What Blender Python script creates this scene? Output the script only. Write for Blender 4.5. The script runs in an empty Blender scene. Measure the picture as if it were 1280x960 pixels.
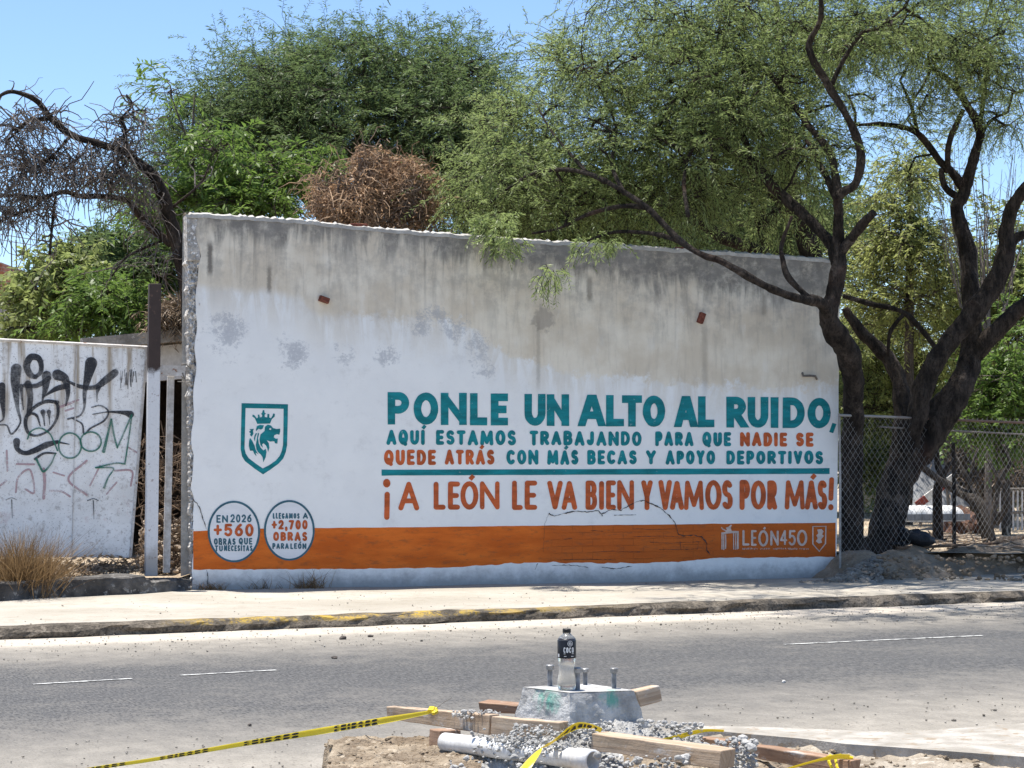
import bpy, math, random
import numpy as np
from mathutils import Vector, Matrix, noise as mnoise
R = math.radians
scene = bpy.context.scene
col = scene.collection
rng = np.random.default_rng(11)
random.seed(5)

# ---------------------------------------------------------------- camera, sky, sun, exposure
F = 2560.0                      # focal length in photo pixels (1280 wide)
PITCH = math.atan(90 / F)
EYE = 1.5
cam = bpy.data.cameras.new('camera')
cam.sensor_width = 36.0
cam.lens = 36.0 * F / 1280.0
cam.clip_end = 2000
camo = bpy.data.objects.new('camera', cam)
camo.location = (0, 0, EYE)
camo.rotation_euler = (math.pi / 2 + PITCH, 0, 0)
col.objects.link(camo)
scene.camera = camo

SUN_EL, SUN_H = R(79), Vector((-0.88, 0.475)).normalized()
sund = Vector((SUN_H.x * math.cos(SUN_EL), SUN_H.y * math.cos(SUN_EL), math.sin(SUN_EL)))
world = bpy.data.worlds.new('World')
scene.world = world
world.use_nodes = True
wn = world.node_tree
bg = wn.nodes['Background']
sky = wn.nodes.new('ShaderNodeTexSky')
sky.sky_type = 'NISHITA'
sky.sun_disc = False
sky.sun_elevation = SUN_EL
sky.sun_rotation = math.atan2(SUN_H.x, SUN_H.y)
sky.altitude = 1800
sky.air_density = 1.0
sky.dust_density = 0.4
sky.ozone_density = 4.0
wn.links.new(sky.outputs[0], bg.inputs[0])
bg.inputs[1].default_value = 0.108
sun = bpy.data.lights.new('sun', 'SUN')
sun.energy = 4.3
sun.angle = R(0.5)
sun.color = (1.0, 0.95, 0.87)
suno = bpy.data.objects.new('sun', sun)
suno.rotation_euler = sund.to_track_quat('Z', 'Y').to_euler()
suno.location = (0, 10, 30)
col.objects.link(suno)
scene.view_settings.view_transform = 'Standard'
scene.view_settings.look = 'None'
scene.view_settings.gamma = 1
scene.view_settings.exposure = 1.0
scene.cycles.use_denoising = True
scene.cycles.max_bounces = 6
scene.cycles.diffuse_bounces = 3
scene.cycles.transparent_max_bounces = 12

# ---------------------------------------------------------------- rays of the survey camera, used to size things in metres
cp, sp = math.cos(PITCH), math.sin(PITCH)
CAM = Vector((0, 0, EYE))
def ray(px, py):
    x, v = (px - 640) / F, (480 - py) / F
    return Vector((x, cp - v * sp, sp + v * cp))
def dp(px, py, D):              # point at distance D in front
    r = ray(px, py)
    return CAM + r * (D / r.y)
def gp(px, py, z=0.0):          # point on the level z
    r = ray(px, py)
    return CAM + r * ((z - EYE) / r.z)
WA = gp(240, 738, .1); WB = gp(1045, 722, .1)
WU = (WB - WA); WU.z = 0; WLEN = WU.length; WU.normalize()
WN = Vector((WU.y, -WU.x, 0))   # towards the street
def W(px, py, off=0.0, base=None):     # point on the mural wall's plane
    r = ray(px, py)
    p0 = (base or WA) + WN * off
    return CAM + r * ((p0 - CAM).dot(WN) / r.dot(WN))
def wuv(px, py):
    p = W(px, py) - WA
    return (p.dot(WU), p.z)
def ppm(D): return F / D        # photo pixels per metre at distance D

# ---------------------------------------------------------------- mesh helpers
def sock(nt, node, k, v):
    s = node.inputs[k]
    if isinstance(v, bpy.types.NodeSocket): nt.links.new(v, s)
    else:
        if isinstance(v, (tuple, list)) and s.type == 'RGBA' and len(v) == 3: v = (*v, 1)
        s.default_value = v
class Mat:
    def __init__(self, name, rough=.85, spec=.25):
        self.m = bpy.data.materials.new(name); self.m.use_nodes = True
        self.nt = self.m.node_tree
        self.b = self.nt.nodes['Principled BSDF']
        self.b.inputs['Roughness'].default_value = rough
        self.b.inputs['Specular IOR Level'].default_value = spec
    def n(self, typ, ins=None, out=0, **props):
        nd = self.nt.nodes.new('ShaderNode' + typ)
        for k, v in props.items(): setattr(nd, k, v)
        for k, v in (ins or {}).items(): sock(self.nt, nd, k, v)
        return nd.outputs[out] if out is not None else nd
    def obj(self): return self.n('TexCoord', out='Object') if False else self.n('NewGeometry', out='Position')
    def uv(self): return self.n('UVMap', out='UV')
    def map(self, v, s=(1, 1, 1), l=(0, 0, 0)): return self.n('Mapping', {'Vector': v, 'Scale': s, 'Location': l})
    def noise(self, v, scale, detail=4, rough=.55, dist=0): return self.n('TexNoise', {'Vector': v, 'Scale': scale, 'Detail': detail, 'Roughness': rough, 'Distortion': dist})
    def math(self, op, a, b=0.0, c=0.0, clamp=False): return self.n('Math', {0: a, 1: b, 2: c}, operation=op, use_clamp=clamp)
    def mix(self, f, a, b, mode='MIX'):
        nd = self.nt.nodes.new('ShaderNodeMix'); nd.data_type = 'RGBA'; nd.blend_type = mode
        sock(self.nt, nd, 0, f); sock(self.nt, nd, 6, a); sock(self.nt, nd, 7, b)
        return nd.outputs[2]
    def ss(self, v, lo, hi, a=0.0, b=1.0): return self.n('MapRange', {0: v, 1: lo, 2: hi, 3: a, 4: b}, interpolation_type='SMOOTHSTEP')
    def curve(self, v, pts):       # piecewise curve, x in 0..1
        nd = self.nt.nodes.new('ShaderNodeFloatCurve')
        c = nd.mapping.curves[0]
        nd.mapping.use_clip = False
        while len(c.points) < len(pts): c.points.new(.5, .5)
        for p, (x, y) in zip(c.points, pts): p.location = (x, y); p.handle_type = 'VECTOR'
        nd.mapping.update()
        sock(self.nt, nd, 1, v)
        return nd.outputs[0]
    def sep(self, v): 
        nd = self.nt.nodes.new('ShaderNodeSeparateXYZ'); sock(self.nt, nd, 0, v); return nd.outputs
    def color(self, c): sock(self.nt, self.b, 'Base Color', c)
    def bump(self, h, strength=.5, dist=.01):
        o = self.n('Bump', {'Height': h, 'Strength': strength, 'Distance': dist})
        sock(self.nt, self.b, 'Normal', o)

def rough_mat(name, c1, c2, scale=4, fine=60, rough=.9, bump=.4, bd=.01, c3=None, t3=.62, spec=.2, stretch=(1, 1, 1)):
    M = Mat(name, rough, spec); p = M.map(M.obj(), stretch)
    a = M.noise(p, scale, 6, .6)
    c = M.mix(M.ss(a, .35, .65), c1, c2)
    f = M.noise(p, fine, 3, .6)
    c = M.mix(M.ss(f, .3, .7, .0, .35), c, tuple(x * .55 for x in c1))
    if c3: c = M.mix(M.ss(M.noise(p, scale * 2.3, 6, .65), t3, t3 + .08), c, c3)
    M.color(c)
    M.bump(M.math('ADD', M.math('MULTIPLY', a, 1.2), f), bump, bd)
    return M.m

def link(name, me, mat, parent=None, smooth=False):
    o = bpy.data.objects.new(name, me)
    col.objects.link(o)
    if mat is not None:
        for x in (mat if isinstance(mat, (list, tuple)) else [mat]): me.materials.append(getattr(x, "m", x))
    if smooth: me.polygons.foreach_set('use_smooth', [True] * len(me.polygons))
    return o
def place(o, parent):
    me = o.data
    n = len(me.vertices); co = np.empty(n * 3, np.float32); me.vertices.foreach_get('co', co); co = co.reshape(-1, 3)
    if parent is not None:
        org = np.array(parent['_org'], np.float32)
        o.parent = parent
    else:
        org = np.array([co[:, 0].mean(), co[:, 1].mean(), co[:, 2].min()], np.float32)
        o.location = org.tolist()
        o['_org'] = org.tolist()
    me.vertices.foreach_set('co', (co - org).ravel()); me.update()
    return o
def obj(name, verts, faces, mat, parent=None, smooth=False, uv=None, mi=None):
    me = bpy.data.meshes.new(name)
    me.from_pydata([tuple(v) for v in verts], [], faces)
    if uv is not None:
        l = me.uv_layers.new(name='UVMap')
        idx = np.empty(len(me.loops), np.int32); me.loops.foreach_get('vertex_index', idx)
        l.data.foreach_set('uv', np.array(uv, np.float32)[idx].ravel())
    if mi is not None: me.polygons.foreach_set('material_index', mi)
    o = link(name, me, mat, parent, smooth)
    me.update()
    if parent is not None and parent.get('_kid'):      # sub-part: parent's part
        pass
    return place(o, parent)
def sub(name, verts, faces, mat, part, smooth=False):   # a part of a part (the part's origin is its thing's)
    o = obj(name, verts, faces, mat, None, smooth)
    loc = Vector(o.location); o.location = (0, 0, 0)
    root = part.parent if part.parent else part
    off = loc - Vector(root['_org'])
    o.data.transform(Matrix.Translation(off)); o.parent = part
    return o
def npobj(name, verts, quads, mat, parent=None, rnd=None, smooth=False, k=4):
    me = bpy.data.meshes.new(name)
    verts = np.asarray(verts, np.float32); quads = np.asarray(quads, np.int32)
    me.vertices.add(len(verts)); me.vertices.foreach_set('co', verts.ravel())
    m = len(quads)
    me.loops.add(m * k); me.loops.foreach_set('vertex_index', quads.ravel())
    me.polygons.add(m); me.polygons.foreach_set('loop_start', np.arange(m, dtype=np.int32) * k)
    me.update(calc_edges=True)
    if rnd is not None:
        a = me.attributes.new('rnd', 'FLOAT', 'FACE'); a.data.foreach_set('value', np.asarray(rnd, np.float32))
    o = link(name, me, mat, parent, smooth)
    return place(o, parent)
def tag(o, label, cat, group=None):
    o['label'] = label; o['category'] = cat
    if group: o['group'] = group
    return o
def thing(name, label, cat, loc, group=None):
    o = bpy.data.objects.new(name, None); col.objects.link(o)
    o.empty_display_size = .2
    o.location = loc; o['_org'] = list(loc)
    return tag(o, label, cat, group)
def struct(o, kind='structure'):
    o['kind'] = kind; return o

class MB:
    def __init__(s): s.v = []; s.f = []
    def add(s, vs, fs):
        b = len(s.v); s.v += [tuple(v) for v in vs]; s.f += [tuple(i + b for i in f) for f in fs]
    def hexa(s, p):            # 8 points: bottom ring 0-3, top ring 4-7
        s.add(p, [(3, 2, 1, 0), (4, 5, 6, 7), (0, 1, 5, 4), (1, 2, 6, 5), (2, 3, 7, 6), (3, 0, 4, 7)])
    def box(s, c, ax, ay, az): # centre and half axes
        c = Vector(c); ax, ay, az = Vector(ax), Vector(ay), Vector(az)
        s.hexa([c - ax - ay - az, c + ax - ay - az, c + ax + ay - az, c - ax + ay - az, c - ax - ay + az, c + ax - ay + az, c + ax + ay + az, c - ax + ay + az])
    def tube(s, pts, rad, seg=8, cap=True, rough=0.0, fr=3.0):
        pts = [Vector(p) for p in pts]
        n = len(pts); up = Vector((0.13, 0.31, 0.94))
        t0 = (pts[1] - pts[0]).normalized()
        u = t0.cross(up)
        if u.length < .1: u = t0.cross(Vector((1, 0, 0)))
        u.normalize()
        b = len(s.v)
        for i, p in enumerate(pts):
            t = (pts[min(i + 1, n - 1)] - pts[max(i - 1, 0)]).normalized()
            u = (u - t * u.dot(t)).normalized(); w = t.cross(u)
            r = rad[i] if hasattr(rad, '__len__') else rad
            for k in range(seg):
                a = 2 * math.pi * k / seg
                d = u * math.cos(a) + w * math.sin(a)
                rr = r
                if rough:
                    q = p + d * r
                    rr = r * (1 + rough * (mnoise.noise(q * fr) + .6 * mnoise.noise(q * fr * 2.7)))
                s.v.append(tuple(p + d * rr))
        for i in range(n - 1):
            for k in range(seg):
                k2 = (k + 1) % seg
                s.f.append((b + i * seg + k, b + i * seg + k2, b + (i + 1) * seg + k2, b + (i + 1) * seg + k))
        if cap:
            s.f.append(tuple(b + k for k in range(seg))[::-1]); s.f.append(tuple(b + (n - 1) * seg + k for k in range(seg)))
    def lathe(s, c, prof, seg=20, axis=None):
        pts = [Vector(c) + Vector((0, 0, z)) for r, z in prof]
        b = len(s.v)
        for (r, z) in prof:
            for k in range(seg):
                a = 2 * math.pi * k / seg
                s.v.append((c[0] + r * math.cos(a), c[1] + r * math.sin(a), c[2] + z))
        for i in range(len(prof) - 1):
            for k in range(seg):
                k2 = (k + 1) % seg
                s.f.append((b + i * seg + k, b + i * seg + k2, b + (i + 1) * seg + k2, b + (i + 1) * seg + k))
        s.f.append(tuple(b + k for k in range(seg))[::-1]); s.f.append(tuple(b + (len(prof) - 1) * seg + k for k in range(seg)))
    def rock(s, c, r, sq=.75, sub=1):
        vs, fs = ICO[sub]
        sd = Vector((random.uniform(-99, 99), random.uniform(-99, 99), random.uniform(-99, 99)))
        sc = Vector((random.uniform(.7, 1.3), random.uniform(.7, 1.3), sq * random.uniform(.7, 1.2)))
        rot = Matrix.Rotation(random.uniform(0, 6.28), 3, 'Z')
        out = []
        for v in vs:
            k = 1 + .45 * mnoise.noise(v * 1.1 + sd)
            out.append(Vector(c) + rot @ Vector((v.x * sc.x, v.y * sc.y, v.z * sc.z)) * (r * k))
        s.add(out, fs)
    def build(s, name, mat, parent=None, smooth=False): return obj(name, s.v, s.f, mat, parent, smooth)
def _ico():
    t = (1 + 5 ** .5) / 2
    v = [Vector(p).normalized() for p in [(-1, t, 0), (1, t, 0), (-1, -t, 0), (1, -t, 0), (0, -1, t), (0, 1, t), (0, -1, -t), (0, 1, -t), (t, 0, -1), (t, 0, 1), (-t, 0, -1), (-t, 0, 1)]]
    f = [(0, 11, 5), (0, 5, 1), (0, 1, 7), (0, 7, 10), (0, 10, 11), (1, 5, 9), (5, 11, 4), (11, 10, 2), (10, 7, 6), (7, 1, 8), (3, 9, 4), (3, 4, 2), (3, 2, 6), (3, 6, 8), (3, 8, 9), (4, 9, 5), (2, 4, 11), (6, 2, 10), (8, 6, 7), (9, 8, 1)]
    res = [(v, f)]
    for _ in range(2):
        v2 = list(res[-1][0]); f2 = []; mid = {}
        def m(a, b):
            k = (min(a, b), max(a, b))
            if k not in mid: mid[k] = len(v2); v2.append(((v2[a] + v2[b]) / 2).normalized())
            return mid[k]
        for a, b, c in res[-1][1]:
            ab, bc, ca = m(a, b), m(b, c), m(c, a)
            f2 += [(a, ab, ca), (b, bc, ab), (c, ca, bc), (ab, bc, ca)]
        res.append((v2, f2))
    return res
ICO = _ico()
def smooth_path(pts, per=5):    # Catmull-Rom through (Vector, radius) pairs
    P = [Vector(p) for p, r in pts]; Rd = [r for p, r in pts]
    P = [P[0] * 2 - P[1]] + P + [P[-1] * 2 - P[-2]]
    out, rad = [], []
    for i in range(1, len(P) - 2):
        a, b, c, d = P[i - 1], P[i], P[i + 1], P[i + 2]
        for k in range(per):
            t = k / per
            out.append(.5 * ((2 * b) + (c - a) * t + (2 * a - 5 * b + 4 * c - d) * t * t + (3 * b - a - 3 * c + d) * t ** 3))
            rad.append(Rd[i - 1] * (1 - t) + Rd[i] * t)
    out.append(P[-2]); rad.append(Rd[-1])
    return out, rad
def fbm(x, y, s=1.0, o=4):
    return mnoise.fractal(Vector((x * s, y * s, .37)), 1.0, 2.0, o)
def grid(nu, nv, fn):
    v = [fn(i / nu, j / nv) for j in range(nv + 1) for i in range(nu + 1)]
    f = [(j * (nu + 1) + i, j * (nu + 1) + i + 1, (j + 1) * (nu + 1) + i + 1, (j + 1) * (nu + 1) + i) for j in range(nv) for i in range(nu)]
    return v, f
# ================================================================= THE SETTING
K1, K2 = gp(0, 800, 0), gp(1280, 752, 0)
KT = (K2 - K1); KT.z = 0; KT.normalize(); KN = Vector((-KT.y, KT.x, 0))   # along the kerb, and away from the camera
def sd(s, d, z=0.0):
    p = K1 + KT * s + KN * d; return Vector((p.x, p.y, z))
def to_sd(p): q = Vector(p) - K1; return q.dot(KT), q.dot(KN)
LOTZ = 0.40

def big_ground():
    M = rough_mat('far_earth', (.30, .25, .19), (.38, .33, .26), .5, 20, .95)
    o = obj('ground', [(-400, -200, -.03), (400, -200, -.03), (400, 700, -.03), (-400, 700, -.03)], [(0, 1, 2, 3)], M)
    struct(o)
big_ground()

def asphalt():
    M = Mat('asphalt_dusty', .88, .3)
    uv = M.uv(); s, d, _ = M.sep(uv)
    st = M.map(uv, (.45, .7, 1))
    big = M.noise(st, 1.3, 5, .6)
    mid = M.noise(M.map(uv, (.9, .6, 1)), 6, 5, .65)
    grain = M.math('ADD', M.math('MULTIPLY', M.noise(M.map(uv, (60, 14, 1)), 1.0, 3, .75), .75), M.math('MULTIPLY', M.noise(uv, 60, 2, .7), .25))
    chip = M.n('TexVoronoi', {'Vector': uv, 'Scale': 32.0}, out=0)
    # how much dust and gravel lies on the asphalt, across the road (d is metres from the kerb, negative towards the camera)
    x = M.math('DIVIDE', M.math('ADD', d, 9.0), 9.0)
    prof = M.curve(x, [(0, 1), (.10, .92), (.20, .70), (.32, .34), (.44, .08), (.54, .0), (.66, .03), (.74, .2), (.80, .5), (.89, .72), (.92, 1), (1, 1)])
    nz = M.math('MULTIPLY', M.math('SUBTRACT', big, .5), 1.0)
    nz2 = M.math('MULTIPLY', M.math('SUBTRACT', mid, .5), .9)
    dust = M.math('ADD', prof, M.math('MULTIPLY', M.math('ADD', nz, nz2), .55), clamp=True)
    dust = M.math('ADD', dust, M.math('MULTIPLY', M.math('SUBTRACT', grain, .5), 1.1), clamp=True)
    lane = M.math('MULTIPLY', M.ss(M.noise(M.map(uv, (.05, 2.2, 1)), 1.2, 2), .35, .65), .02)
    asp = M.mix(M.ss(grain, .25, .75), (.014, .014, .015), (.135, .134, .133))
    asp = M.mix(M.ss(big, .3, .7, 0, .4), asp, (.09, .088, .086))
    dcol = M.mix(mid, (.235, .21, .17), (.42, .385, .33))
    dcol = M.mix(M.ss(grain, .48, .66, 0, .75), dcol, (.115, .10, .085)); dcol = M.mix(M.ss(grain, .40, .30, 0, .6), dcol, (.52, .48, .42))
    dcol = M.mix(M.math('MULTIPLY', M.ss(x, .905, .94), M.ss(mid, .3, .5, .5, 1)), dcol, (.45, .40, .335))
    c = M.mix(dust, asp, dcol)
    peb = M.math('MULTIPLY', M.ss(chip, .10, .2, 1, 0), M.ss(M.noise(uv, 7, 3), .5, .62))
    c = M.mix(M.math('MULTIPLY', peb, M.ss(prof, .1, .5)), c, M.mix(grain, (.1, .085, .07), (.55, .52, .47)))
    M.color(c)
    M.bump(M.math('ADD', grain, M.math('MULTIPLY', chip, .8)), .55, .012)
    n, L = 120, 60
    vs, fs = grid(90, 30, lambda u, v: sd(-45 + 110 * u, -9.6 + 9.7 * v, .004))
    uvs = [(-45 + 110 * (i % 91) / 90, -9.6 + 9.7 * (i // 91) / 30) for i in range(len(vs))]
    struct(obj('road', vs, fs, M.m, uv=uvs))
asphalt()
def markings():
    M = Mat('worn_white_line', .8)
    p = M.obj(); a = M.noise(p, 14, 4, .7)
    M.color(M.mix(M.ss(a, .42, .56), (.20, .20, .20), (.60, .60, .58)))
    for (x0, y0, x1, y1) in ((41, 851, 165, 844), (225, 840, 345, 833.5), (980, 802, 1228, 791)):
        a, b = gp(x0, y0, .03), gp(x1, y1, .03); t = (b - a).normalized(); nrm = Vector((-t.y, t.x, 0)) * .020
        vs = []; n = 40
        for i in range(n + 1):
            q = a.lerp(b, i / n); h = .004 + .012 * 0
            w = 1 + .25 * mnoise.noise(q * 5)
            vs += [q - nrm * w, q + nrm * w]
        struct(obj('lane_marking', [(v.x, v.y, .009) for v in vs], [(2 * i, 2 * i + 2, 2 * i + 3, 2 * i + 1) for i in range(n)], M.m))
markings()

def kerb():
    M = Mat('old_kerb_concrete', .92)
    p = M.obj(); a = M.noise(p, 3.2, 6, .65); f = M.noise(p, 45, 4, .7)
    _, _, z = M.sep(p)
    c = M.mix(M.ss(a, .35, .65), (.085, .072, .056), (.215, .18, .14))
    c = M.mix(M.ss(f, .42, .66, 0, .8), c, (.03, .026, .022)); c = M.mix(M.ss(M.noise(p, 11, 5, .7), .55, .68, 0, .7), c, (.26, .225, .18))
    x, _, _ = M.sep(p)
    ymask = M.math('MULTIPLY', M.ss(M.math('ADD', a, M.math('MULTIPLY', f, .5)),   .70, .84), M.math('MULTIPLY', M.ss(x, -3.1, -2.4), M.ss(x, 1.3, -.9)))
    ymask = M.math('MULTIPLY', ymask, M.ss(z, .05, .085))
    c = M.mix(ymask, c, (.46, .31, .06))
    M.color(c); M.bump(M.math('ADD', a, f), .8, .02)
    prof = [(-.02, -.02), (-.015, .03), (-.01, .065), (.015, .092), (.06, .102), (.16, .104), (.19, .07)]
    n = 900
    def fn(u, v):
        s = -30 + 75 * u; k = v * (len(prof) - 1); i = min(int(k), len(prof) - 2)
        d, z = prof[i][0], prof[i][1]
        if k > len(prof) - 1.01: d, z = prof[-1]
        nn = mnoise.fractal(Vector((s * 2.1, d * 9, z * 12)), 1, 2, 4)
        n2 = mnoise.noise(Vector((s * .55, 3.1, 0)))
        ch = max(0, mnoise.noise(Vector((s * 1.6, 7.7, 1))) - .2) * .1
        edge = 1 if 1 <= i <= 4 else .2
        return sd(s, d + .06 * nn + .03 * mnoise.noise(Vector((s * 6, z * 20, d * 20))) * edge + .02 * n2 + ch * edge * (1 if i < 4 else 0), z + .022 * nn * edge - ch * edge * .35)
    vs, fs = grid(n, len(prof) - 1, fn)
    struct(obj('kerb', vs, fs, M.m))
kerb()

def sidewalk():
    M = Mat('dusty_pavement', .95)
    p = M.obj(); a = M.noise(M.map(p, (.6, 1, 1)), .9, 6, .6); f = M.noise(p, 55, 3, .7); m = M.noise(p, 6, 5, .65)
    c = M.mix(M.ss(a, .3, .7), (.32, .29, .24), (.43, .395, .34))
    c = M.mix(M.ss(m, .5, .68, 0, .45), c, (.25, .215, .165))
    c = M.mix(M.ss(f, .52, .72, 0, .6), c, (.20, .175, .145))
    c = M.mix(M.ss(M.noise(p, 17, 3, .7), .68, .74, 0, .6), c, (.2, .17, .14))
    M.color(c); M.bump(M.math('ADD', m, M.math('MULTIPLY', f, .7)), .5, .012)
    def fn(u, v):
        s = -28 + 70 * u; d = .14 + 5.2 * v
        return sd(s, d, .098 + .02 * fbm(s, d, .8) * min(1, v * 6) + .004)
    vs, fs = grid(200, 26, fn)
    struct(obj('pavement', vs, fs, M.m))
sidewalk()

dirt_mat = rough_mat('dry_brown_earth', (.20, .155, .11), (.34, .27, .20), 3, 40, .95, .7, .03, (.42, .36, .28), .6)
def lot():
    # the yard behind the wall and fence, with the bank that falls to the pavement on the right
    M = Mat('sandy_yard_earth', .95)
    p = M.obj(); a = M.noise(p, 1.1, 6, .6); f = M.noise(p, 22, 4, .7)
    c = M.mix(M.ss(a, .35, .65), (.30, .235, .165), (.47, .385, .28))
    c = M.mix(M.ss(f, .52, .7, 0, .7), c, (.13, .1, .075))
    M.color(c); M.bump(f, .6, .03)
    B0 = gp(1046, 729, .1); B1 = gp(1290, 716, .1); bt = (B1 - B0); bt.z = 0; bt.normalize(); bn = Vector((-bt.y, bt.x, 0))
    T0 = gp(1046, 693, LOTZ)
    wid = (T0 - B0).dot(bn)
    def fn(u, v):
        s = -.1 + 12 * u; d = -.12 + (wid + .5) * v
        q = B0 + bt * s + bn * d
        k = min(1, max(0, v * 1.15 - .05)); k = k * k * (3 - 2 * k)
        k *= min(1, max(.0, (s - .1) / .65)); z = .06 + (LOTZ - .05) * k + (.10 * fbm(q.x, q.y, 1.6) + .04 * mnoise.noise(q * 5)) * min(1, v * 5)
        return (q.x, q.y, z)
    vs, fs = grid(110, 26, fn)
    bank = obj('earth_bank', vs, fs, dirt_mat); struct(bank)
    base = WA + WU * -14 + WN * -.12
    def fy(u, v):
        q = base + WU * (60 * u) - WN * (55 * v ** 1.6)
        if u * 60 > 14 + WLEN: q = q - WN * ((wid - .35) * max(0, 1 - v * 8) * min(1, (u * 60 - 14 - WLEN) / .6))
        return (q.x, q.y, LOTZ - .02 + .05 * fbm(q.x, q.y, .5) - (.12 if u * 60 < 14 else 0))
    vs, fs = grid(160, 60, fy)
    struct(obj('yard_ground', vs, fs, M.m))
lot()

# ================================================================= THE PAINTED WALL
wall = thing('mural_wall', 'long plastered wall painted white with teal and orange slogans, stained grey along its top', 'wall', tuple(WA + WU * (WLEN / 2)))
TOP = [(233, 268), (247, 268), (300, 271), (370, 275), (440, 283), (520, 290), (600, 296), (640, 299), (700, 303), (760, 306), (850, 312), (930, 317), (1000, 322), (1050, 326)]
def top_py(px):
    for (a, b), (c, d) in zip(TOP, TOP[1:]):
        if px <= c: return b + (d - b) * (px - a) / (c - a)
    return TOP[-1][1]
RAG = [(268, 247), (300, 246), (330, 246), (345, 251), (360, 248), (380, 247), (400, 244), (430, 247), (455, 243), (480, 246), (505, 241), (530, 243), (560, 239), (590, 242), (615, 240), (640, 243), (660, 241), (690, 242), (715, 240), (745, 240)]
def rag_px(py):
    for (a, b), (c, d) in zip(RAG, RAG[1:]):
        if py <= c: return b + (d - b) * (py - a) / (c - a)
    return RAG[-1][1]

def plaster_material():
    M = Mat('weathered_wall_paint', .9, .2)
    uv = M.uv(); u, z, _ = M.sep(uv)
    L = WLEN
    un = M.math('DIVIDE', u, L)
    nz = M.noise(uv, 2.2, 6, .6); fine = M.noise(uv, 34, 4, .7); grit = M.noise(uv, 110, 2, .7)
    streak = M.noise(M.map(uv, (5.5, 1.0, 1)), 1.0, 6, .65, .8)
    streak2 = M.noise(M.map(uv, (15, 1.9, 1)), 1.0, 5, .65, .6)
    # bare beige plaster above, white paint below
    def cz(pts): return [(min(1, max(0, wuv(x, y)[0] / L)), wuv(x, y)[1] / 4) for x, y in pts]
    bnd = M.math('MULTIPLY', M.curve(un, cz([(247, 346), (300, 352), (340, 356), (379, 360), (380, 368), (400, 384), (480, 386), (540, 388), (590, 396), (620, 424), (660, 440), (700, 452), (780, 462), (880, 470), (960, 475), (1045, 470)])), 4.0)
    over = M.math('SUBTRACT', z, bnd)
    over = M.math('ADD', over, M.math('MULTIPLY', M.math('SUBTRACT', nz, .5), .22))
    soft = M.math('ADD', over, M.math('MULTIPLY', M.math('SUBTRACT', M.noise(uv, 7, 6, .7), .5), .45))
    soft = M.math('ADD', soft, M.math('MULTIPLY', M.math('SUBTRACT', fine, .5), .12))
    crisp = M.ss(un, .16, .24)
    edge = M.math('ADD', M.math('MULTIPLY', crisp, soft), M.math('MULTIPLY', M.math('SUBTRACT', 1, crisp), over))
    bare = M.ss(edge, -.06, .06)
    white = M.mix(M.ss(nz, .3, .7), (.82, .815, .80), (.87, .865, .845))
    white = M.mix(M.ss(M.noise(uv, 4, 6, .75), .52, .74, 0, .38), white, (.60, .59, .575))
    # thin paint just under the limit lets the beige through
    thin = M.math('MULTIPLY', M.ss(edge, -.55, 0, 0, .75), M.ss(streak, .35, .6))
    beige = M.mix(M.ss(nz, .35, .68), (.66, .575, .455), (.80, .73, .61))
    beige = M.mix(M.ss(streak2, .48, .74, 0, .3), beige, (.40, .35, .29))
    beige = M.mix(M.ss(M.noise(M.map(uv, (5, 1.6, 1)), 1.3, 5, .65), .55, .72, 0, .5), beige, (.80, .75, .67))
    white = M.mix(thin, white, M.mix(.45, beige, (.66, .64, .61)))
    c = M.mix(bare, white, beige)
    # grey soot band hanging down from the top
    gl = M.math('MULTIPLY', M.curve(un, cz([(247, 274), (270, 280), (300, 288), (345, 292), (380, 288), (440, 292), (520, 300), (600, 314), (640, 322), (720, 328), (800, 338), (880, 350), (960, 352), (1045, 372)])), 4.0)
    g = M.math('SUBTRACT', z, gl)
    g = M.math('ADD', g, M.math('MULTIPLY', M.math('SUBTRACT', streak, .5), .75))
    g = M.math('ADD', g, M.math('MULTIPLY', M.math('SUBTRACT', streak2, .5), .22))
    g = M.math('ADD', g, M.math('MULTIPLY', M.math('SUBTRACT', nz, .5), .40))
    gm = M.math('MULTIPLY', M.ss(g, -.12, .14), M.ss(M.noise(uv, 7, 6, .75), .30, .58, .35, 1))
    grey = M.mix(M.noise(uv, 6, 6, .65), (.085, .08, .073), (.235, .22, .20))
    c = M.mix(M.math('MULTIPLY', gm, .93), c, grey)
    # older soot that has washed further down in blotches
    so = M.math('MULTIPLY', M.ss(M.math('ADD', g, M.math('MULTIPLY', M.math('SUBTRACT', M.noise(uv, 1.6, 5, .65), .5), 1.1)), -.95, .0), M.ss(M.math('ADD', M.math('MULTIPLY', M.noise(uv, 4.5, 6, .72), .6), M.math('MULTIPLY', streak, .4)), .42, .60, .1, 1))
    c = M.mix(M.math('MULTIPLY', M.math('MULTIPLY', so, M.ss(edge, -.3, .1)), .55), c, (.27, .25, .225))
    # long thin drips below the band
    drip = M.math('MULTIPLY', M.ss(M.noise(M.map(uv, (15, .35, 1), (3, 0, 0)), 1.0, 4, .6), .56, .74), M.ss(g, -1.0, -.1))
    c = M.mix(M.math('MULTIPLY', M.math('MULTIPLY', drip, M.ss(edge, -.25, .05)), .6), c, (.23, .21, .185))
    # speckled overspray where old graffiti was painted out
    acc = None
    wob = M.n('TexNoise', {'Vector': uv, 'Scale': 4.5, 'Detail': 5.0, 'Roughness': .7}, out=1)
    uvw = M.n('VectorMath', {0: uv, 1: M.n('VectorMath', {0: M.n('VectorMath', {0: wob, 1: (.5, .5, .5)}, operation='SUBTRACT'), 1: (.45, .45, 0)}, operation='MULTIPLY')}, operation='ADD')
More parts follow.
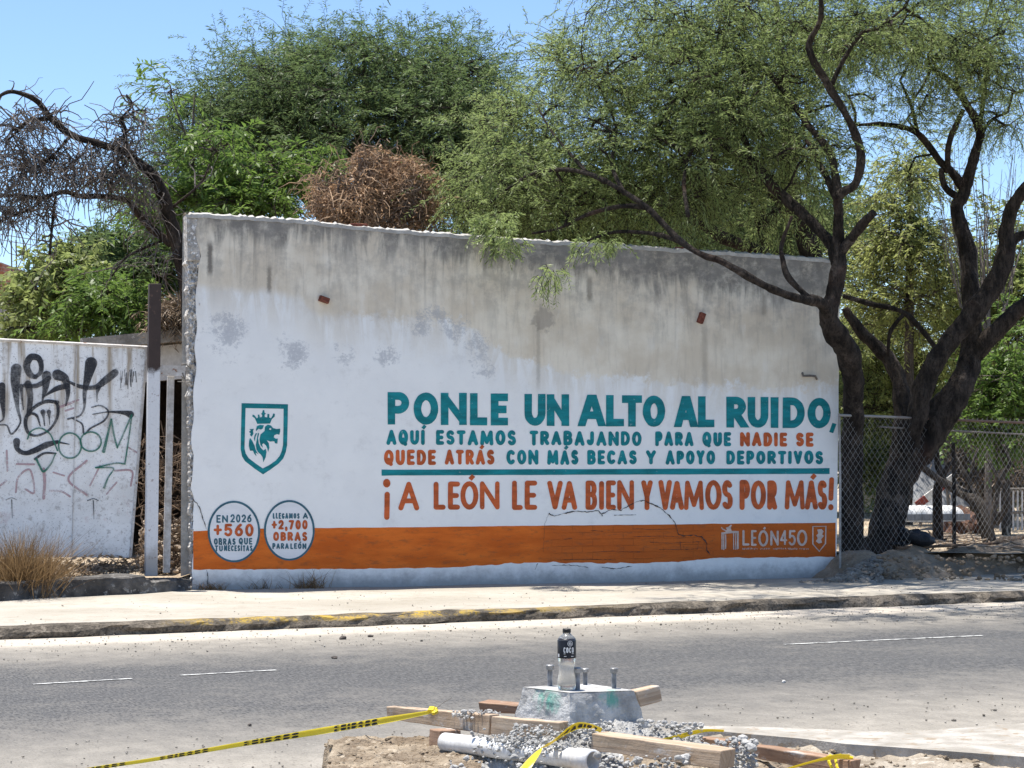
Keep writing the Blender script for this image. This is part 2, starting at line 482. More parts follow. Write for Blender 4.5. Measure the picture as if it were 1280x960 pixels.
    for (x, y, r, k) in ((284, 404, 27, .85), (290, 440, 16, .5), (367, 428, 22, .85), (378, 440, 10, .6), (430, 432, 16, .7), (485, 432, 16, .8), (525, 395, 20, .8), (548, 384, 17, .8), (568, 402, 22, .75), (598, 425, 26, .7), (608, 450, 14, .75), (545, 440, 30, .35), (480, 385, 12, .5)):
        uu, zz = wuv(x, y); rr = r / ppm(21.8)
        dd = M.n('VectorMath', {0: uvw, 1: (uu, zz, 0)}, out=1, operation='DISTANCE')
        m = M.math('MULTIPLY', M.ss(dd, rr * 2.0, rr * .1), k)
        acc = m if acc is None else M.math('MAXIMUM', acc, m)
    sp = M.ss(M.math('ADD', M.math('ADD', M.math('MULTIPLY', acc, .55), M.math('MULTIPLY', M.noise(uv, 30, 4, .85), .9)), M.math('MULTIPLY', M.noise(uv, 9, 4, .7), .6)), 1.02, 1.20)
    c = M.mix(M.math('MULTIPLY', M.math('MULTIPLY', sp, acc), .72), c, M.mix(fine, (.22, .235, .27), (.48, .49, .53)))
    # a patch of old torn paper
    uu, zz = wuv(678, 388)
    dd = M.n('VectorMath', {0: uv, 1: (uu, zz, 0)}, out=1, operation='DISTANCE')
    pm = M.math('MULTIPLY', M.ss(M.math('ADD', dd, M.math('MULTIPLY', M.math('SUBTRACT', M.noise(uv, 14, 4), .5), .25)), .15, .09), .55)
    c = M.mix(pm, c, (.27, .24, .21))
    # narrow dark vertical streaks
    for (x, y, hw, hh, k) in ((262, 312, .025, .22, .85), (336, 338, .02, .18, .6), (954, 370, .03, .16, .4), (736, 350, .03, .18, .6), (672, 430, .02, .5, .3), (880, 440, .03, .5, .28)):
        uu, zz = wuv(x, y)
        mu = M.ss(M.math('ABSOLUTE', M.math('ADD', M.math('SUBTRACT', u, uu), M.math('MULTIPLY', M.math('SUBTRACT', fine, .5), .04))), hw * 1.8, hw * .3)
        mz = M.ss(M.math('ABSOLUTE', M.math('SUBTRACT', z, zz)), hh, hh * .5)
        c = M.mix(M.math('MULTIPLY', M.math('MULTIPLY', mu, mz), k), c, (.13, .115, .1))
    # mud splash and bare render along the foot
    ft = M.math('ADD', z, M.math('MULTIPLY', M.math('SUBTRACT', M.noise(uv, 5, 6, .7), .5), .32))
    c = M.mix(M.ss(ft, .33, .10, 0, .85), c, M.mix(fine, (.20, .195, .19), (.40, .39, .38)))
    M.color(c)
    M.bump(M.math('ADD', M.math('ADD', M.math('MULTIPLY', nz, 1.2), M.math('MULTIPLY', fine, .5)), M.math('MULTIPLY', grit, .25)), .45, .012)
    return M.m
rough_conc = rough_mat('broken_grey_concrete', (.34, .315, .285), (.60, .57, .53), 9, 50, .95, .8, .02, (.80, .78, .75), .52)

def build_wall():
    pm = plaster_material()
    nu, nv = 150, 46
    def px_of(u, py): a = rag_px(py); return a + (1046 - a) * u
    vs, uvs = [], []
    for j in range(nv + 1):
        for i in range(nu + 1):
            u, v = i / nu, j / nv
            py = 745 + (300 - 745) * v
            px = px_of(u, py)
            if i == 0: px += 2.2 * mnoise.noise(Vector((py * .13, 2, 0))) + 1.2 * mnoise.noise(Vector((py * .4, 5, 0)))
            if i == nu: px = 1045 + 3.5 * min(1.3, (745 - py) / 285) + .9 * mnoise.noise(Vector((py * .1, 9, 0)))
            tp = top_py(px) + 1.3 * mnoise.noise(Vector((px * .06, 0, 0))) + .7 * mnoise.noise(Vector((px * .3, 4, 0)))
            py = 745 + (tp - 745) * v
            p = W(px, py, .025)
            vs.append(p); uvs.append(((p - WA).dot(WU), p.z))
    fs = [(j * (nu + 1) + i, j * (nu + 1) + i + 1, (j + 1) * (nu + 1) + i + 1, (j + 1) * (nu + 1) + i) for j in range(nv) for i in range(nu)]
    # edges turned back 25 mm
    b = len(vs)
    ring = [j * (nu + 1) for j in range(nv, -1, -1)]
    for k in ring: vs.append(vs[k] - WN * .03); uvs.append(uvs[k])
    for t in range(len(ring) - 1): fs.append((ring[t], ring[t + 1], b + t + 1, b + t))
    b = len(vs); ring = [j * (nu + 1) + nu for j in range(nv + 1)]
    for k in ring: vs.append(vs[k] - WN * .24); uvs.append(uvs[k])
    for t in range(len(ring) - 1): fs.append((ring[t], ring[t + 1], b + t + 1, b + t))
    obj('plaster_face', vs, fs, pm, wall, uv=uvs)
    # the body of the wall: broken left end, top and back
    def end(u, v):
        py = 748 + (268 - 748) * v
        px = 233.5 + 6.5 * (1 - v) + 16 * u
        lump = 1.0 if py > 325 else .15
        if u < .01: px += lump * (2.6 * mnoise.noise(Vector((py * .09, 1, 3))) + 1.8 * mnoise.noise(Vector((py * .3, 1, 7))))
        off = lump * (.04 * mnoise.noise(Vector((py * .07, px * .2, 1))) + .035 * mnoise.noise(Vector((py * .22, px * .3, 5))) + .03 * mnoise.noise(Vector((py * .6, px * .7, 2)))) - .012 + (.03 if py < 325 else 0)
        return W(px, py, off)
    vs, fs = grid(10, 220, end)
    b = len(vs); row = [j * 11 for j in range(220, -1, -1)]
    for k in row: vs.append(Vector(vs[k]) - WN * .24 - WU * .0)
    for t in range(len(row) - 1): fs.append((row[t], b + t, b + t + 1, row[t + 1]))
    o = obj('broken_end', vs, fs, rough_conc, wall)
    # bright rough coping line along the top
    cap = rough_mat('worn_wall_top', (.40, .38, .35), (.58, .56, .52), 5, 40, .95, .6, .02)
    vs, fs = [], []
    n = 260
    for i in range(n + 1):
        px = 233 + (1049.5 - 233) * i / n
        py = top_py(px) + 1.3 * mnoise.noise(Vector((px * .06, 0, 0))) + .7 * mnoise.noise(Vector((px * .3, 4, 0)))
        r = .012 * mnoise.noise(Vector((px * .21, 8, 0))) + .006 * mnoise.noise(Vector((px * .9, 8, 0)))
        a = W(px, py, .028); c = a - WN * .26
        vs += [a + Vector((0, 0, -.035)) + WN * .004, a + Vector((0, 0, .004 + r)) + WN * .004, a - WN * .1 + Vector((0, 0, .03 + r * 2)), c + Vector((0, 0, .02 + r)), c + Vector((0, 0, -4.1))]
    for i in range(n):
        for k in range(4): fs.append((5 * i + k, 5 * i + 5 + k, 5 * i + 6 + k, 5 * i + 1 + k))
    obj('wall_top', vs, fs, cap, wall)
build_wall()
# ================================================================= PAINT ON THE WALL: letters are brush strokes laid on the plaster
def paint(name, c, var=.25, rough=.75, dirt=(.35, .33, .31), chips=.0):
    M = Mat(name, rough, .3); p = M.obj()
    a = M.noise(M.map(p, (1.5, 1.5, 6)), 2.5, 6, .6); f = M.noise(p, 60, 3, .7)
    k = M.mix(M.ss(a, .3, .7), tuple(x * (1 - var) for x in c), tuple(min(1, x * (1 + var)) for x in c))
    k = M.mix(M.ss(f, .6, .8, 0, .22), k, tuple(x * .45 for x in c))
    if chips: k = M.mix(M.math('MULTIPLY', M.ss(M.noise(p, 26, 6, .8), .63, .69), chips), k, (.62, .6, .58))
    M.color(k); M.bump(f, .2, .004)
    return M.m
TEAL = paint('teal_paint', (.006, .200, .225), .26, chips=.7)
RUST = paint('burnt_orange_letter_paint', (.50, .105, .030), .28, chips=.75)
SLATE = paint('slate_letter_paint', (.045, .125, .165), .2, chips=.3)
WPAINT = paint('white_paint', (.74, .745, .76), .05)
FADED = paint('faded_white_paint', (.60, .47, .40), .18, chips=.0)

def arc(cx, cy, rx, ry, a0, a1, n=14):
    return [(cx + rx * math.cos(R(a0 + (a1 - a0) * i / n)), cy + ry * math.sin(R(a0 + (a1 - a0) * i / n))) for i in range(n + 1)]
ST = [(0, 0), (0, 1)]
G = {
 'A': [[(0, 0), (.5, 1)], [(1, 0), (.5, 1)], [(.2, .3), (.8, .3)]],
 'B': [ST, [(0, 1), (.5, 1)] + arc(.5, .765, .42, .235, 90, -90) + [(0, .53)], [(0, .53), (.55, .53)] + arc(.55, .265, .45, .265, 90, -90) + [(0, 0)]],
 'C': [arc(.56, .5, .56, .5, 48, 312, 20)],
 'D': [ST, [(0, 1), (.38, 1)] + arc(.38, .5, .62, .5, 90, -90, 18) + [(0, 0)]],
 'E': [ST, [(0, 1), (1, 1)], [(0, .5), (.85, .5)], [(0, 0), (1, 0)]],
 'G': [arc(.54, .5, .54, .5, 48, 350, 22), [(1.0, .42), (.6, .42)]],
 'I': [ST],
 'J': [[(.9, 1), (.9, .3)] + arc(.45, .3, .45, .3, 0, -165, 10)],
 'L': [ST, [(0, 0), (1, 0)]],
 'M': [[(0, 0), (.08, 1)], [(.08, 1), (.5, .12)], [(.92, 1), (.5, .12)], [(1, 0), (.92, 1)]],
 'N': [ST, [(0, 1), (1, 0)], [(1, 0), (1, 1)]],
 'O': [arc(.5, .5, .5, .5, 90, 450, 28)],
 'P': [ST, [(0, 1), (.5, 1)] + arc(.5, .72, .5, .28, 90, -90) + [(0, .44)]],
 'Q': [arc(.5, .5, .5, .5, 90, 450, 28), [(.45, .3), (.85, -.1)]],
 'R': [ST, [(0, 1), (.5, 1)] + arc(.5, .74, .46, .26, 90, -90) + [(0, .48)], [(.42, .48), (1, 0)]],
 'S': [arc(.5, .755, .46, .245, 32, 270, 14)[:-1] + arc(.5, .255, .5, .255, 90, -148, 14)],
 'T': [[(0, 1), (1, 1)], [(.5, 1), (.5, 0)]],
 'U': [[(0, 1), (0, .38)] + arc(.5, .38, .5, .38, 180, 360) + [(1, 1)]],
 'V': [[(0, 1), (.5, 0)], [(1, 1), (.5, 0)]],
 'Y': [[(0, 1), (.5, .45)], [(1, 1), (.5, .45)], [(.5, .5), (.5, 0)]],
 '0': [arc(.5, .5, .5, .5, 90, 450, 28)],
 '2': [arc(.5, .7, .5, .3, 165, -30, 12) + [(0, 0)], [(0, 0), (1, 0)]],
 '4': [[(.75, 0), (.75, 1)], [(.75, 1), (0, .3)], [(0, .3), (1, .3)]],
 '5': [[(.92, 1), (.12, 1)], [(.12, 1), (.06, .55)], arc(.46, .32, .52, .32, 140, -145, 16)],
 '6': [arc(.5, .3, .5, .3, 90, 450, 20), [(.8, 1), (.35, .78), (.08, .5), (.0, .32)]],
 '7': [[(0, 1), (1, 1)], [(1, 1), (.35, 0)]],
 '+': [[(0, .5), (1, .5)], [(.5, .12), (.5, .88)]],
 ',': [[(.5, .12), (.1, -.18)]],
 '.': [[(.4, .04), (.6, .04)]],
}
ACC = {'Á': 'A', 'É': 'E', 'Í': 'I', 'Ó': 'O', 'Ú': 'U'}
REL = {'M': 1.4, 'O': 1.06, 'Q': 1.06, 'A': 1.12, 'N': 1.15, 'L': .82, 'E': .86, 'S': .9, 'P': .92, 'J': .85, 'T': .95, ',': .4, '.': .3}

def clipy(poly, lo, hi):
    for s, lim in ((1, lo), (-1, -hi)):
        out = []
        for i in range(len(poly)):
            a, b = poly[i - 1], poly[i]
            ia, ib = a[1] * s >= lim, b[1] * s >= lim
            if ia != ib:
                t = (lim / s - a[1]) / (b[1] - a[1]); out.append((a[0] + (b[0] - a[0]) * t, lim / s))
            if ib: out.append(b)
        poly = out
        if not poly: return poly
    return poly
class Ink:
    """2-D strokes in photo pixels, laid as thin paint on a plane by PROJ(px, py, offset)"""
    def __init__(s, proj, off): s.v = []; s.f = []; s.proj = proj; s.off = off; s.k = 0
    def poly(s, pts, lay=None):
        o = s.off + .00035 * (s.k % 9 if lay is None else lay)
        b = len(s.v)
        s.v += [s.proj(x, y, o) for x, y in pts]; s.f.append(tuple(range(b, b + len(pts))))
    def quad_strip(s, A, B, o):
        b = len(s.v); n = len(A)
        s.v += [s.proj(x, y, o) for x, y in A] + [s.proj(x, y, o) for x, y in B]
        for i in range(n - 1): s.f.append((b + i, b + i + 1, b + n + i + 1, b + n + i))
    def stroke(s, pts, w, round_=True, jit=0.0, clip=None, clipx=None):
        s.k += 1; o = s.off + .00035 * (s.k % 9)
        n = len(pts); ws = w if hasattr(w, '__len__') else [w] * n
        closed = math.dist(pts[0], pts[-1]) < 1e-6 and n > 3
        A, B = [], []
        for i in range(n):
            if closed and i in (0, n - 1): a, c = pts[n - 2], pts[1]
            else: a, c = pts[max(0, i - 1)], pts[min(n - 1, i + 1)]
            dx, dy = c[0] - a[0], c[1] - a[1]; l = math.hypot(dx, dy) or 1
            nx, ny = -dy / l, dx / l
            h = ws[i] / 2 * (1 + jit * mnoise.noise(Vector((pts[i][0] * .31, pts[i][1] * .31, s.k * 1.7))))
            A.append((pts[i][0] + nx * h, pts[i][1] + ny * h)); B.append((pts[i][0] - nx * h, pts[i][1] - ny * h))
        if clip:
            for i in range(n - 1):
                q = clipy([A[i], A[i + 1], B[i + 1], B[i]], *clip)
                if clipx and len(q) > 2: q = [(x, y) for y, x in clipy([(y, x) for x, y in q], *clipx)]
                if len(q) > 2:
                    b = len(s.v); s.v += [s.proj(x, y, o) for x, y in q]; s.f.append(tuple(range(b, b + len(q))))
            return
        s.quad_strip(A, B, o)
        if round_ and not closed:
            for e, (p, q) in enumerate(((pts[0], pts[1]), (pts[-1], pts[-2]))):
                a0 = math.atan2(p[1] - q[1], p[0] - q[0]); h = ws[0 if e == 0 else -1] / 2
                if h < .2: continue
                fan = [(p[0] + h * math.cos(a0 + t), p[1] + h * math.sin(a0 + t)) for t in np.linspace(-math.pi / 2, math.pi / 2, 8)]
                b = len(s.v); s.v += [s.proj(x, y, o) for x, y in fan]; s.f.append(tuple(range(b, b + len(fan))))
    def glyph(s, ch, x0, x1, yt, yb, w, flat, slant=0.0):
        base = ACC.get(ch, ch)
        H = yb - yt; Wd = x1 - x0
        hx = min(w / 2, Wd / 2)
        def T(p):
            x = x0 + hx + p[0] * (Wd - 2 * hx); y = yb - w / 2 - p[1] * (H - w)
            return (x + slant * (yb - y), y)
        for st in G[base]:
            if flat and ch == 'A' and len(st) == 2 and st[1] == (.5, 1): st = [st[0], (.41 if st[0][0] == 0 else .59, 1)]
            P = [T(p) for p in st]
            if len(P) == 2 and not flat:
                P = [P[0], ((P[0][0] + P[1][0]) / 2 + random.uniform(-.02, .02) * w, (P[0][1] + P[1][1]) / 2), P[1]]
            clip = None
            if flat:
                for e, q in ((0, 1), (-1, -2)):
                    if st[e][1] in (0, 1) and abs(st[e][1] - st[q][1]) > .05:
                        dx, dy = P[e][0] - P[q][0], P[e][1] - P[q][1]; l = math.hypot(dx, dy)
                        P[e] = (P[e][0] + dx / l * w * 1.0, P[e][1] + dy / l * w * 1.0); clip = (yt, yb)
                if ch in ',Q': clip = None
            if flat and len(P) == 2 and abs(st[0][1] - st[1][1]) < .01:      # square ends of cross bars reach the letter's edge
                for e, q in ((0, 1), (1, 0)):
                    if st[e][0] in (0, 1, .85): P[e] = (P[e][0] + (w / 2 if P[e][0] > P[q][0] else -w / 2), P[e][1])
            s.stroke(P, w * (.88 if flat and ch == 'N' and st[0][0] != st[1][0] else 1), not flat, .09, clip, (x0, x1) if ch == 'N' else None)
        if ch in ACC:
            cx = (x0 + x1) / 2 + Wd * .08
            s.stroke([(cx - w * .15, yt - w * .35), (cx + w * .55, yt - w * 1.15)], w * .85, False)
        if ch == 'O' and False: pass
    def word(s, text, x0, x1, line, w, flat=False, gap=.22, jit=.35):
        n = len(text); rel = [REL.get(c, 1.0) for c in (ACC.get(c, c) for c in text)]
        nI = [c in 'IÍ' for c in text]
        tot = sum(r for r, i in zip(rel, nI) if not i) + gap * (n - 1)
        a = (x1 - x0 - sum(nI) * w) / tot
        x = x0
        for c, r, i in zip(text, rel, nI):
            ww = w if i else r * a
            (ya, yb) = line(x + ww / 2)
            j1, j2 = random.uniform(-jit, jit), random.uniform(-jit, jit)
            s.glyph(c, x, x + ww, ya + j1, yb + j2, w * random.uniform(.96, 1.04), flat)
            x += ww + gap * a
    def build(s, name, mat, parent, label=None):
        o = obj(name, s.v, s.f, mat, parent)
        if label: o['label'] = label
        return o
def line(xa, ta, ba, xb, tb, bb):
    return lambda x: (ta + (tb - ta) * (x - xa) / (xb - xa), ba + (bb - ba) * (x - xa) / (xb - xa))
PW = lambda x, y, o: W(x, y, .025 + o)

# orange band along the foot
def band():
    M = Mat('orange_band_paint', .8, .25); uv = M.uv(); p = M.obj()
    u, z, _ = M.sep(uv)
    a = M.noise(M.map(uv, (1, 4, 1)), 1.6, 6, .6); f = M.noise(uv, 50, 4, .7)
    c = M.mix(M.ss(a, .3, .7), (.56, .112, .013), (.76, .178, .024))
    # rougher, darker paint where it went over bare brick
    bu = [wuv(680, 680)[0], wuv(890, 680)[0]]
    rough = M.math('MULTIPLY', M.ss(M.math('ADD', u, M.math('MULTIPLY', a, .3)), bu[0], bu[0] + .3), 1.0)
    c = M.mix(M.math('MULTIPLY', rough, .6), c, M.mix(f, (.36, .080, .014), (.54, .125, .022)))
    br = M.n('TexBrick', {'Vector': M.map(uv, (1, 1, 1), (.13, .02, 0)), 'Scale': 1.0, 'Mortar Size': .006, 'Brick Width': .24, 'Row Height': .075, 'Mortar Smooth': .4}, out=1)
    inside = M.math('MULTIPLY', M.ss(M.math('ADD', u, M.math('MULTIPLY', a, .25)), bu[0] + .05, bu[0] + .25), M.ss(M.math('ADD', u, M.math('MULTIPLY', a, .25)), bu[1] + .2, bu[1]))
    c = M.mix(M.math('MULTIPLY', M.math('MULTIPLY', br, inside), M.ss(M.noise(uv, 4, 4), .42, .6, 0, .35)), c, (.16, .05, .015))  # joint shade put into the colour, since bump alone barely shows
    c = M.mix(M.ss(M.noise(M.map(uv, (1, 3, 1)), 6, 6, .75), .50, .68, 0, .55), c, (.24, .085, .035))
    M.color(c)
    M.bump(M.math('ADD', M.math('MULTIPLY', M.math('MULTIPLY', br, inside), -1.2), f), .5, .012)
    top = [(241.5, 664), (300, 661), (400, 660), (520, 659), (680, 657), (800, 656), (920, 654.5), (1044.5, 653.5)]
    bot = [(241.5, 712), (330, 711.5), (450, 711), (560, 709.5), (660, 703), (720, 703.5), (800, 704), (850, 702), (900, 697), (960, 697), (1044.5, 696)]
    def ip(t, x):
        for (a, b), (c_, d) in zip(t, t[1:]):
            if x <= c_: return b + (d - b) * (x - a) / (c_ - a)
        return t[-1][1]
    vs, uvs, fs = [], [], []; n = 200
    for i in range(n + 1):
        x = 241.5 + (1044.5 - 241.5) * i / n
        yt = ip(top, x) + .5 * mnoise.noise(Vector((x * .05, 1, 0)))
        yb = ip(bot, x) + (1.0 if x < 600 else 1.8) * mnoise.noise(Vector((x * .07, 2, 0))) + .8 * mnoise.noise(Vector((x * .3, 3, 0)))
        for y in (yt, yb):
            q = W(x + (1.2 * mnoise.noise(Vector((y, 0, 2))) if i in (0, n) else 0), y, .0275); vs.append(q); uvs.append(((q - WA).dot(WU), q.z))
    for i in range(n): fs.append((2 * i, 2 * i + 1, 2 * i + 3, 2 * i + 2))
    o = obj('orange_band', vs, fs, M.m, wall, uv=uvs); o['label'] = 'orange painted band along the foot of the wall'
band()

# line 1, square ended capitals
k = Ink(PW, .003)
L1 = line(485, 490, 530.5, 1040, 497.5, 535.5)
for ch, a, b in (('P', 484.5, 511.5), ('O', 517, 548), ('N', 551, 583.5), ('L', 587.5, 609), ('E', 613.5, 635), ('U', 655.5, 682), ('N', 683.5, 711.5), ('A', 723.5, 756), ('L', 757.5, 780), ('T', 777.5, 802.5), ('O', 803.5, 831.5), ('A', 843.5, 871.5), ('L', 872.5, 893), ('R', 908, 933), ('U', 934.5, 960.5), ('I', 963.5, 973), ('D', 978.5, 1006), ('O', 1009.5, 1038.5)):
    t, bo = L1((a + b) / 2)
    k.glyph(ch, a, b, t, bo, 9.6, True)
k.poly([(1040.5, 528.5), (1045.5, 530), (1041.5, 541.5), (1036.5, 540)])
k.build('slogan_lettering', TEAL, wall, 'large teal capitals reading PONLE UN ALTO AL RUIDO')
# lines 2 and 3, round ended capitals
k = Ink(PW, .003); k2 = Ink(PW, .003)
L2 = line(485, 537.2, 556, 1017, 540.8, 558.2)
for t, a, b in (('AQUÍ', 483, 531), ('ESTAMOS', 545, 645), ('TRABAJANDO', 662, 802), ('PARA', 819, 867), ('QUE', 878, 914)): k.word(t, a, b, L2, 4.6)
for t, a, b in (('NADIE', 925, 984), ('SE', 995, 1017)): k2.word(t, a, b, L2, 4.6)
L3 = line(480, 562, 581.2, 1029, 563.5, 580.2)
for t, a, b in (('QUEDE', 480, 545), ('ATRÁS', 556, 618)): k2.word(t, a, b, L3, 4.6)
for t, a, b in (('CON', 633, 673), ('MÁS', 684, 723), ('BECAS', 734, 796), ('Y', 807.5, 820), ('APOYO', 832, 894), ('DEPORTIVOS', 908, 1029)): k.word(t, a, b, L3, 4.5)
k.build('sentence_lettering', TEAL, wall, 'teal capitals reading AQUÍ ESTAMOS TRABAJANDO PARA QUE, CON MÁS BECAS Y APOYO DEPORTIVOS')
k2.build('sentence_lettering', RUST, wall, 'orange capitals reading NADIE SE QUEDE ATRÁS')
k = Ink(PW, .003); k.stroke([(477 + 14 * i, 590.8 - 2.0 * i / 40) for i in range(41)][:41], 7.2, False, .10)
k.build('underline', TEAL, wall)
# line 4
k = Ink(PW, .003)
L4 = line(500, 602, 637.5, 1033, 599.8, 637)
for ch, a, b in (('A', 498, 524), ('L', 542, 557), ('E', 560, 575), ('Ó', 575.5, 598), ('N', 600, 624.5), ('L', 640, 653.5), ('E', 656, 671.5), ('V', 684, 703.5), ('A', 702, 721.5), ('B', 732, 746.5), ('I', 749, 755), ('E', 757.5, 770), ('N', 771.5, 792.5), ('Y', 801.5, 816), ('V', 823, 840), ('A', 837.5, 855), ('M', 855, 880), ('O', 881.5, 902), ('S', 902.5, 916), ('P', 924.5, 937.5), ('O', 938.5, 957.5), ('R', 959, 971.5), ('M', 981, 1006), ('Á', 1006, 1022.5), ('S', 1022, 1034)):
    t, bo = L4((a + b) / 2)
    k.glyph(ch, a, b, t + random.uniform(-.7, .7), bo + random.uniform(-.6, .6), 5.6 if ch in 'MN' else 6.2, False)
k.stroke([(484, 618), (483.8, 634), (483.5, 646.5)], 6.6); k.stroke(arc(483.4, 604, 2.3, 3.2, 0, 360, 14), 4.6)
k.stroke([(1039.6, 599.5), (1039, 612), (1038.6, 623)], 6.0); k.stroke(arc(1038.6, 634, 1.6, 2.2, 0, 360, 12), 3.4)
k.build('exclamation_lettering', RUST, wall, 'orange capitals reading ¡A LEÓN LE VA BIEN Y VAMOS POR MÁS!')

# the lion shield
def cp_(x, y): return (290 + x / 9.14, 495 + y / 9.14)
k = Ink(PW, .003)
so = [(110, 82), (375, 88), (640, 95), (635, 350), (630, 560), (615, 640), (585, 715), (530, 775), (440, 840), (355, 895), (262, 832), (150, 745), (115, 690), (99, 610), (104, 350), (110, 82)]
si = [(155, 138), (375, 142), (590, 146), (588, 350), (583, 560), (570, 625), (545, 685), (500, 738), (425, 790), (352, 828), (275, 775), (190, 710), (158, 660), (143, 600), (150, 350), (155, 138)]
k.quad_strip([cp_(*p) for p in so], [cp_(*p) for p in si], .003)
k.build('shield_border', TEAL, wall)
k = Ink(PW, .003)
for i, pl in enumerate((
 [(372, 400), (378, 350), (410, 327), (446, 338), (468, 366), (510, 378), (550, 372), (551, 405), (541, 442), (512, 436), (484, 448), (478, 472), (500, 488), (524, 486), (518, 545), (492, 540), (482, 518), (435, 520), (398, 505), (420, 540), (428, 590), (412, 640), (404, 600), (388, 565), (362, 540), (345, 550), (352, 592), (325, 560), (313, 500), (325, 440), (350, 420)],
 [(296, 418), (310, 430), (298, 480), (306, 540), (328, 590), (358, 622), (386, 604), (395, 640), (385, 700), (358, 758), (350, 700), (330, 670), (296, 640), (280, 610), (272, 560), (282, 500)],
 [(205, 480), (225, 500), (245, 540), (258, 566), (270, 612), (292, 652), (306, 668), (270, 646), (280, 690), (255, 660), (240, 625), (205, 625), (192, 570), (196, 510)],
 [(272, 392), (284, 345), (320, 330), (365, 335), (352, 372), (330, 384), (302, 374), (282, 402)],
 [(200, 380), (250, 375), (240, 400), (245, 430), (225, 465), (205, 445), (215, 425), (195, 410), (215, 395)],
 [(276, 420), (284, 430), (268, 470), (262, 520), (250, 490), (258, 450)],
 [(288, 318), (262, 255), (232, 232), (238, 212), (258, 222), (285, 258), (298, 240), (294, 215), (312, 212), (318, 245), (343, 240), (345, 215), (332, 205), (345, 190), (352, 163), (368, 160), (372, 190), (388, 202), (372, 215), (375, 240), (402, 246), (406, 205), (428, 208), (425, 245), (445, 255), (463, 225), (472, 200), (490, 205), (487, 235), (455, 265), (435, 315)])):
    k.poly([cp_(*p) for p in pl], i * .3)
k.build('lion_emblem', TEAL, wall, 'teal crowned lion head facing right inside the shield')
k = Ink(PW, .006); k.poly([cp_(*p) for p in arc(437, 377, 12, 11, 0, 340, 12)]); k.poly([cp_(*p) for p in arc(300, 396, 18, 13, 0, 340, 12)], 2); k.build('lion_eye', WPAINT, wall)

# the two round notices
for n_, (cx, cy, rx, ry, rows) in enumerate(((292.4, 664.5, 31.5, 37.2, (('EN', 270.5, 285, 643.8, 653.5, 1.9, 0), ('2026', 288, 314.5, 643, 653, 1.9, 0), ('+560', 267, 317, 654.5, 670.5, 3.4, 1), ('OBRAS', 267.5, 294.5, 672.8, 681.2, 1.8, 0), ('QUE', 298.5, 315.5, 672.5, 680.8, 1.8, 0), ('TÚ', 268.5, 278.5, 682, 689.3, 1.6, 0), ('NECESITAS', 280, 315.5, 681.6, 689, 1.6, 0))),
                      (361.7, 663, 30.5, 36.6, (('LLEGAMOS', 341, 374.5, 641.3, 648.5, 1.7, 0), ('A', 378.5, 385, 641, 648.3, 1.7, 0), ('+2,700', 339.5, 384.5, 650, 662, 2.9, 1), ('OBRAS', 341.5, 384, 664.8, 676.2, 2.9, 1), ('PARA', 340.5, 361, 679, 686.3, 1.7, 0), ('LEÓN', 363, 383, 679, 686.3, 1.7, 0))))):
    k = Ink(PW, .0045); k.poly(arc(cx, cy, rx, ry, 0, 352, 45), 0)
    disc = k.build('round_notice', WPAINT, wall, ('white disc reading EN 2026 +560 OBRAS QUE TÚ NECESITAS', 'white disc reading LLEGAMOS A +2,700 OBRAS PARA LEÓN')[n_])
    for nm, colr, fl in (('notice_lettering', SLATE, 0), ('notice_number', RUST, 1)):
        k = Ink(PW, .0065)
        for t, a, b, yt, yb, w, o in rows:
            if o == fl: k.word(t, a, b, (lambda yt, yb: lambda x: (yt, yb))(yt, yb), w, gap=.26, jit=.25)
        sub(nm, k.v, k.f, colr, disc)
    k = Ink(PW, .0065); k.stroke(arc(cx, cy, rx, ry, 0, 360, 60), 2.5, False, .15)
    sub('notice_ring', k.v, k.f, SLATE, disc)

# the faded city logo on the band
def lp(x, y): return (895 + x / 8.258, 645 + y / 8.258)
k = Ink(PW, .006)
for ch, a, b, t, bo, w in (('L', 272, 345, 145, 305, 22), ('E', 362, 420, 145, 308, 22), ('Ó', 436, 540, 145, 315, 24), ('N', 560, 648, 150, 305, 22), ('4', 660, 735, 145, 300, 20), ('5', 748, 825, 145, 305, 22), ('0', 835, 942, 142, 310, 24)):
    (x0, y0), (x1, y1) = lp(a, t), lp(b, bo); k.glyph(ch, x0, x1, y0, y1, w / 8.258, False)
for i in range(52):       # the worn line under it can no longer be read: only specks of its strokes are left
    x = 272 + 13.4 * i + random.uniform(-2, 2)
    if i in (12, 13, 22, 23, 34, 43): continue
    k.stroke([lp(x, 327 + random.uniform(0, 8)), lp(x + random.uniform(-3, 7), 350 - random.uniform(0, 8))], random.uniform(.5, .9), False)
k.build('logo_lettering', FADED, wall, 'faded white lettering reading LEÓN450')
k = Ink(PW, .006)
for i, (x, t, bt) in enumerate(((62, 180, 345), (80, 175, 350), (98, 190, 340), (182, 165, 345), (200, 160, 348), (218, 165, 345), (230, 175, 340))): k.stroke([lp(x, t), lp(x + random.uniform(-3, 3), (t + bt) / 2), lp(x, bt)], 1.5, False, .6)
k.stroke([lp(55, 182), lp(110, 172), lp(170, 165), lp(235, 165)], 2.6, False, .3)
k.poly([lp(*p) for p in [(95, 165), (112, 140), (100, 120), (130, 112), (150, 90), (165, 92), (152, 120), (160, 150), (178, 160)]])
k.stroke([lp(100, 150), lp(70, 135), lp(58, 120)], 1.4)
k.build('arch_emblem', FADED, wall)
k = Ink(PW, .006)
k.stroke([lp(*p) for p in [(1000, 108), (1135, 106), (1130, 285), (1066, 365), (1000, 290), (1000, 108)]], 1.7, False)
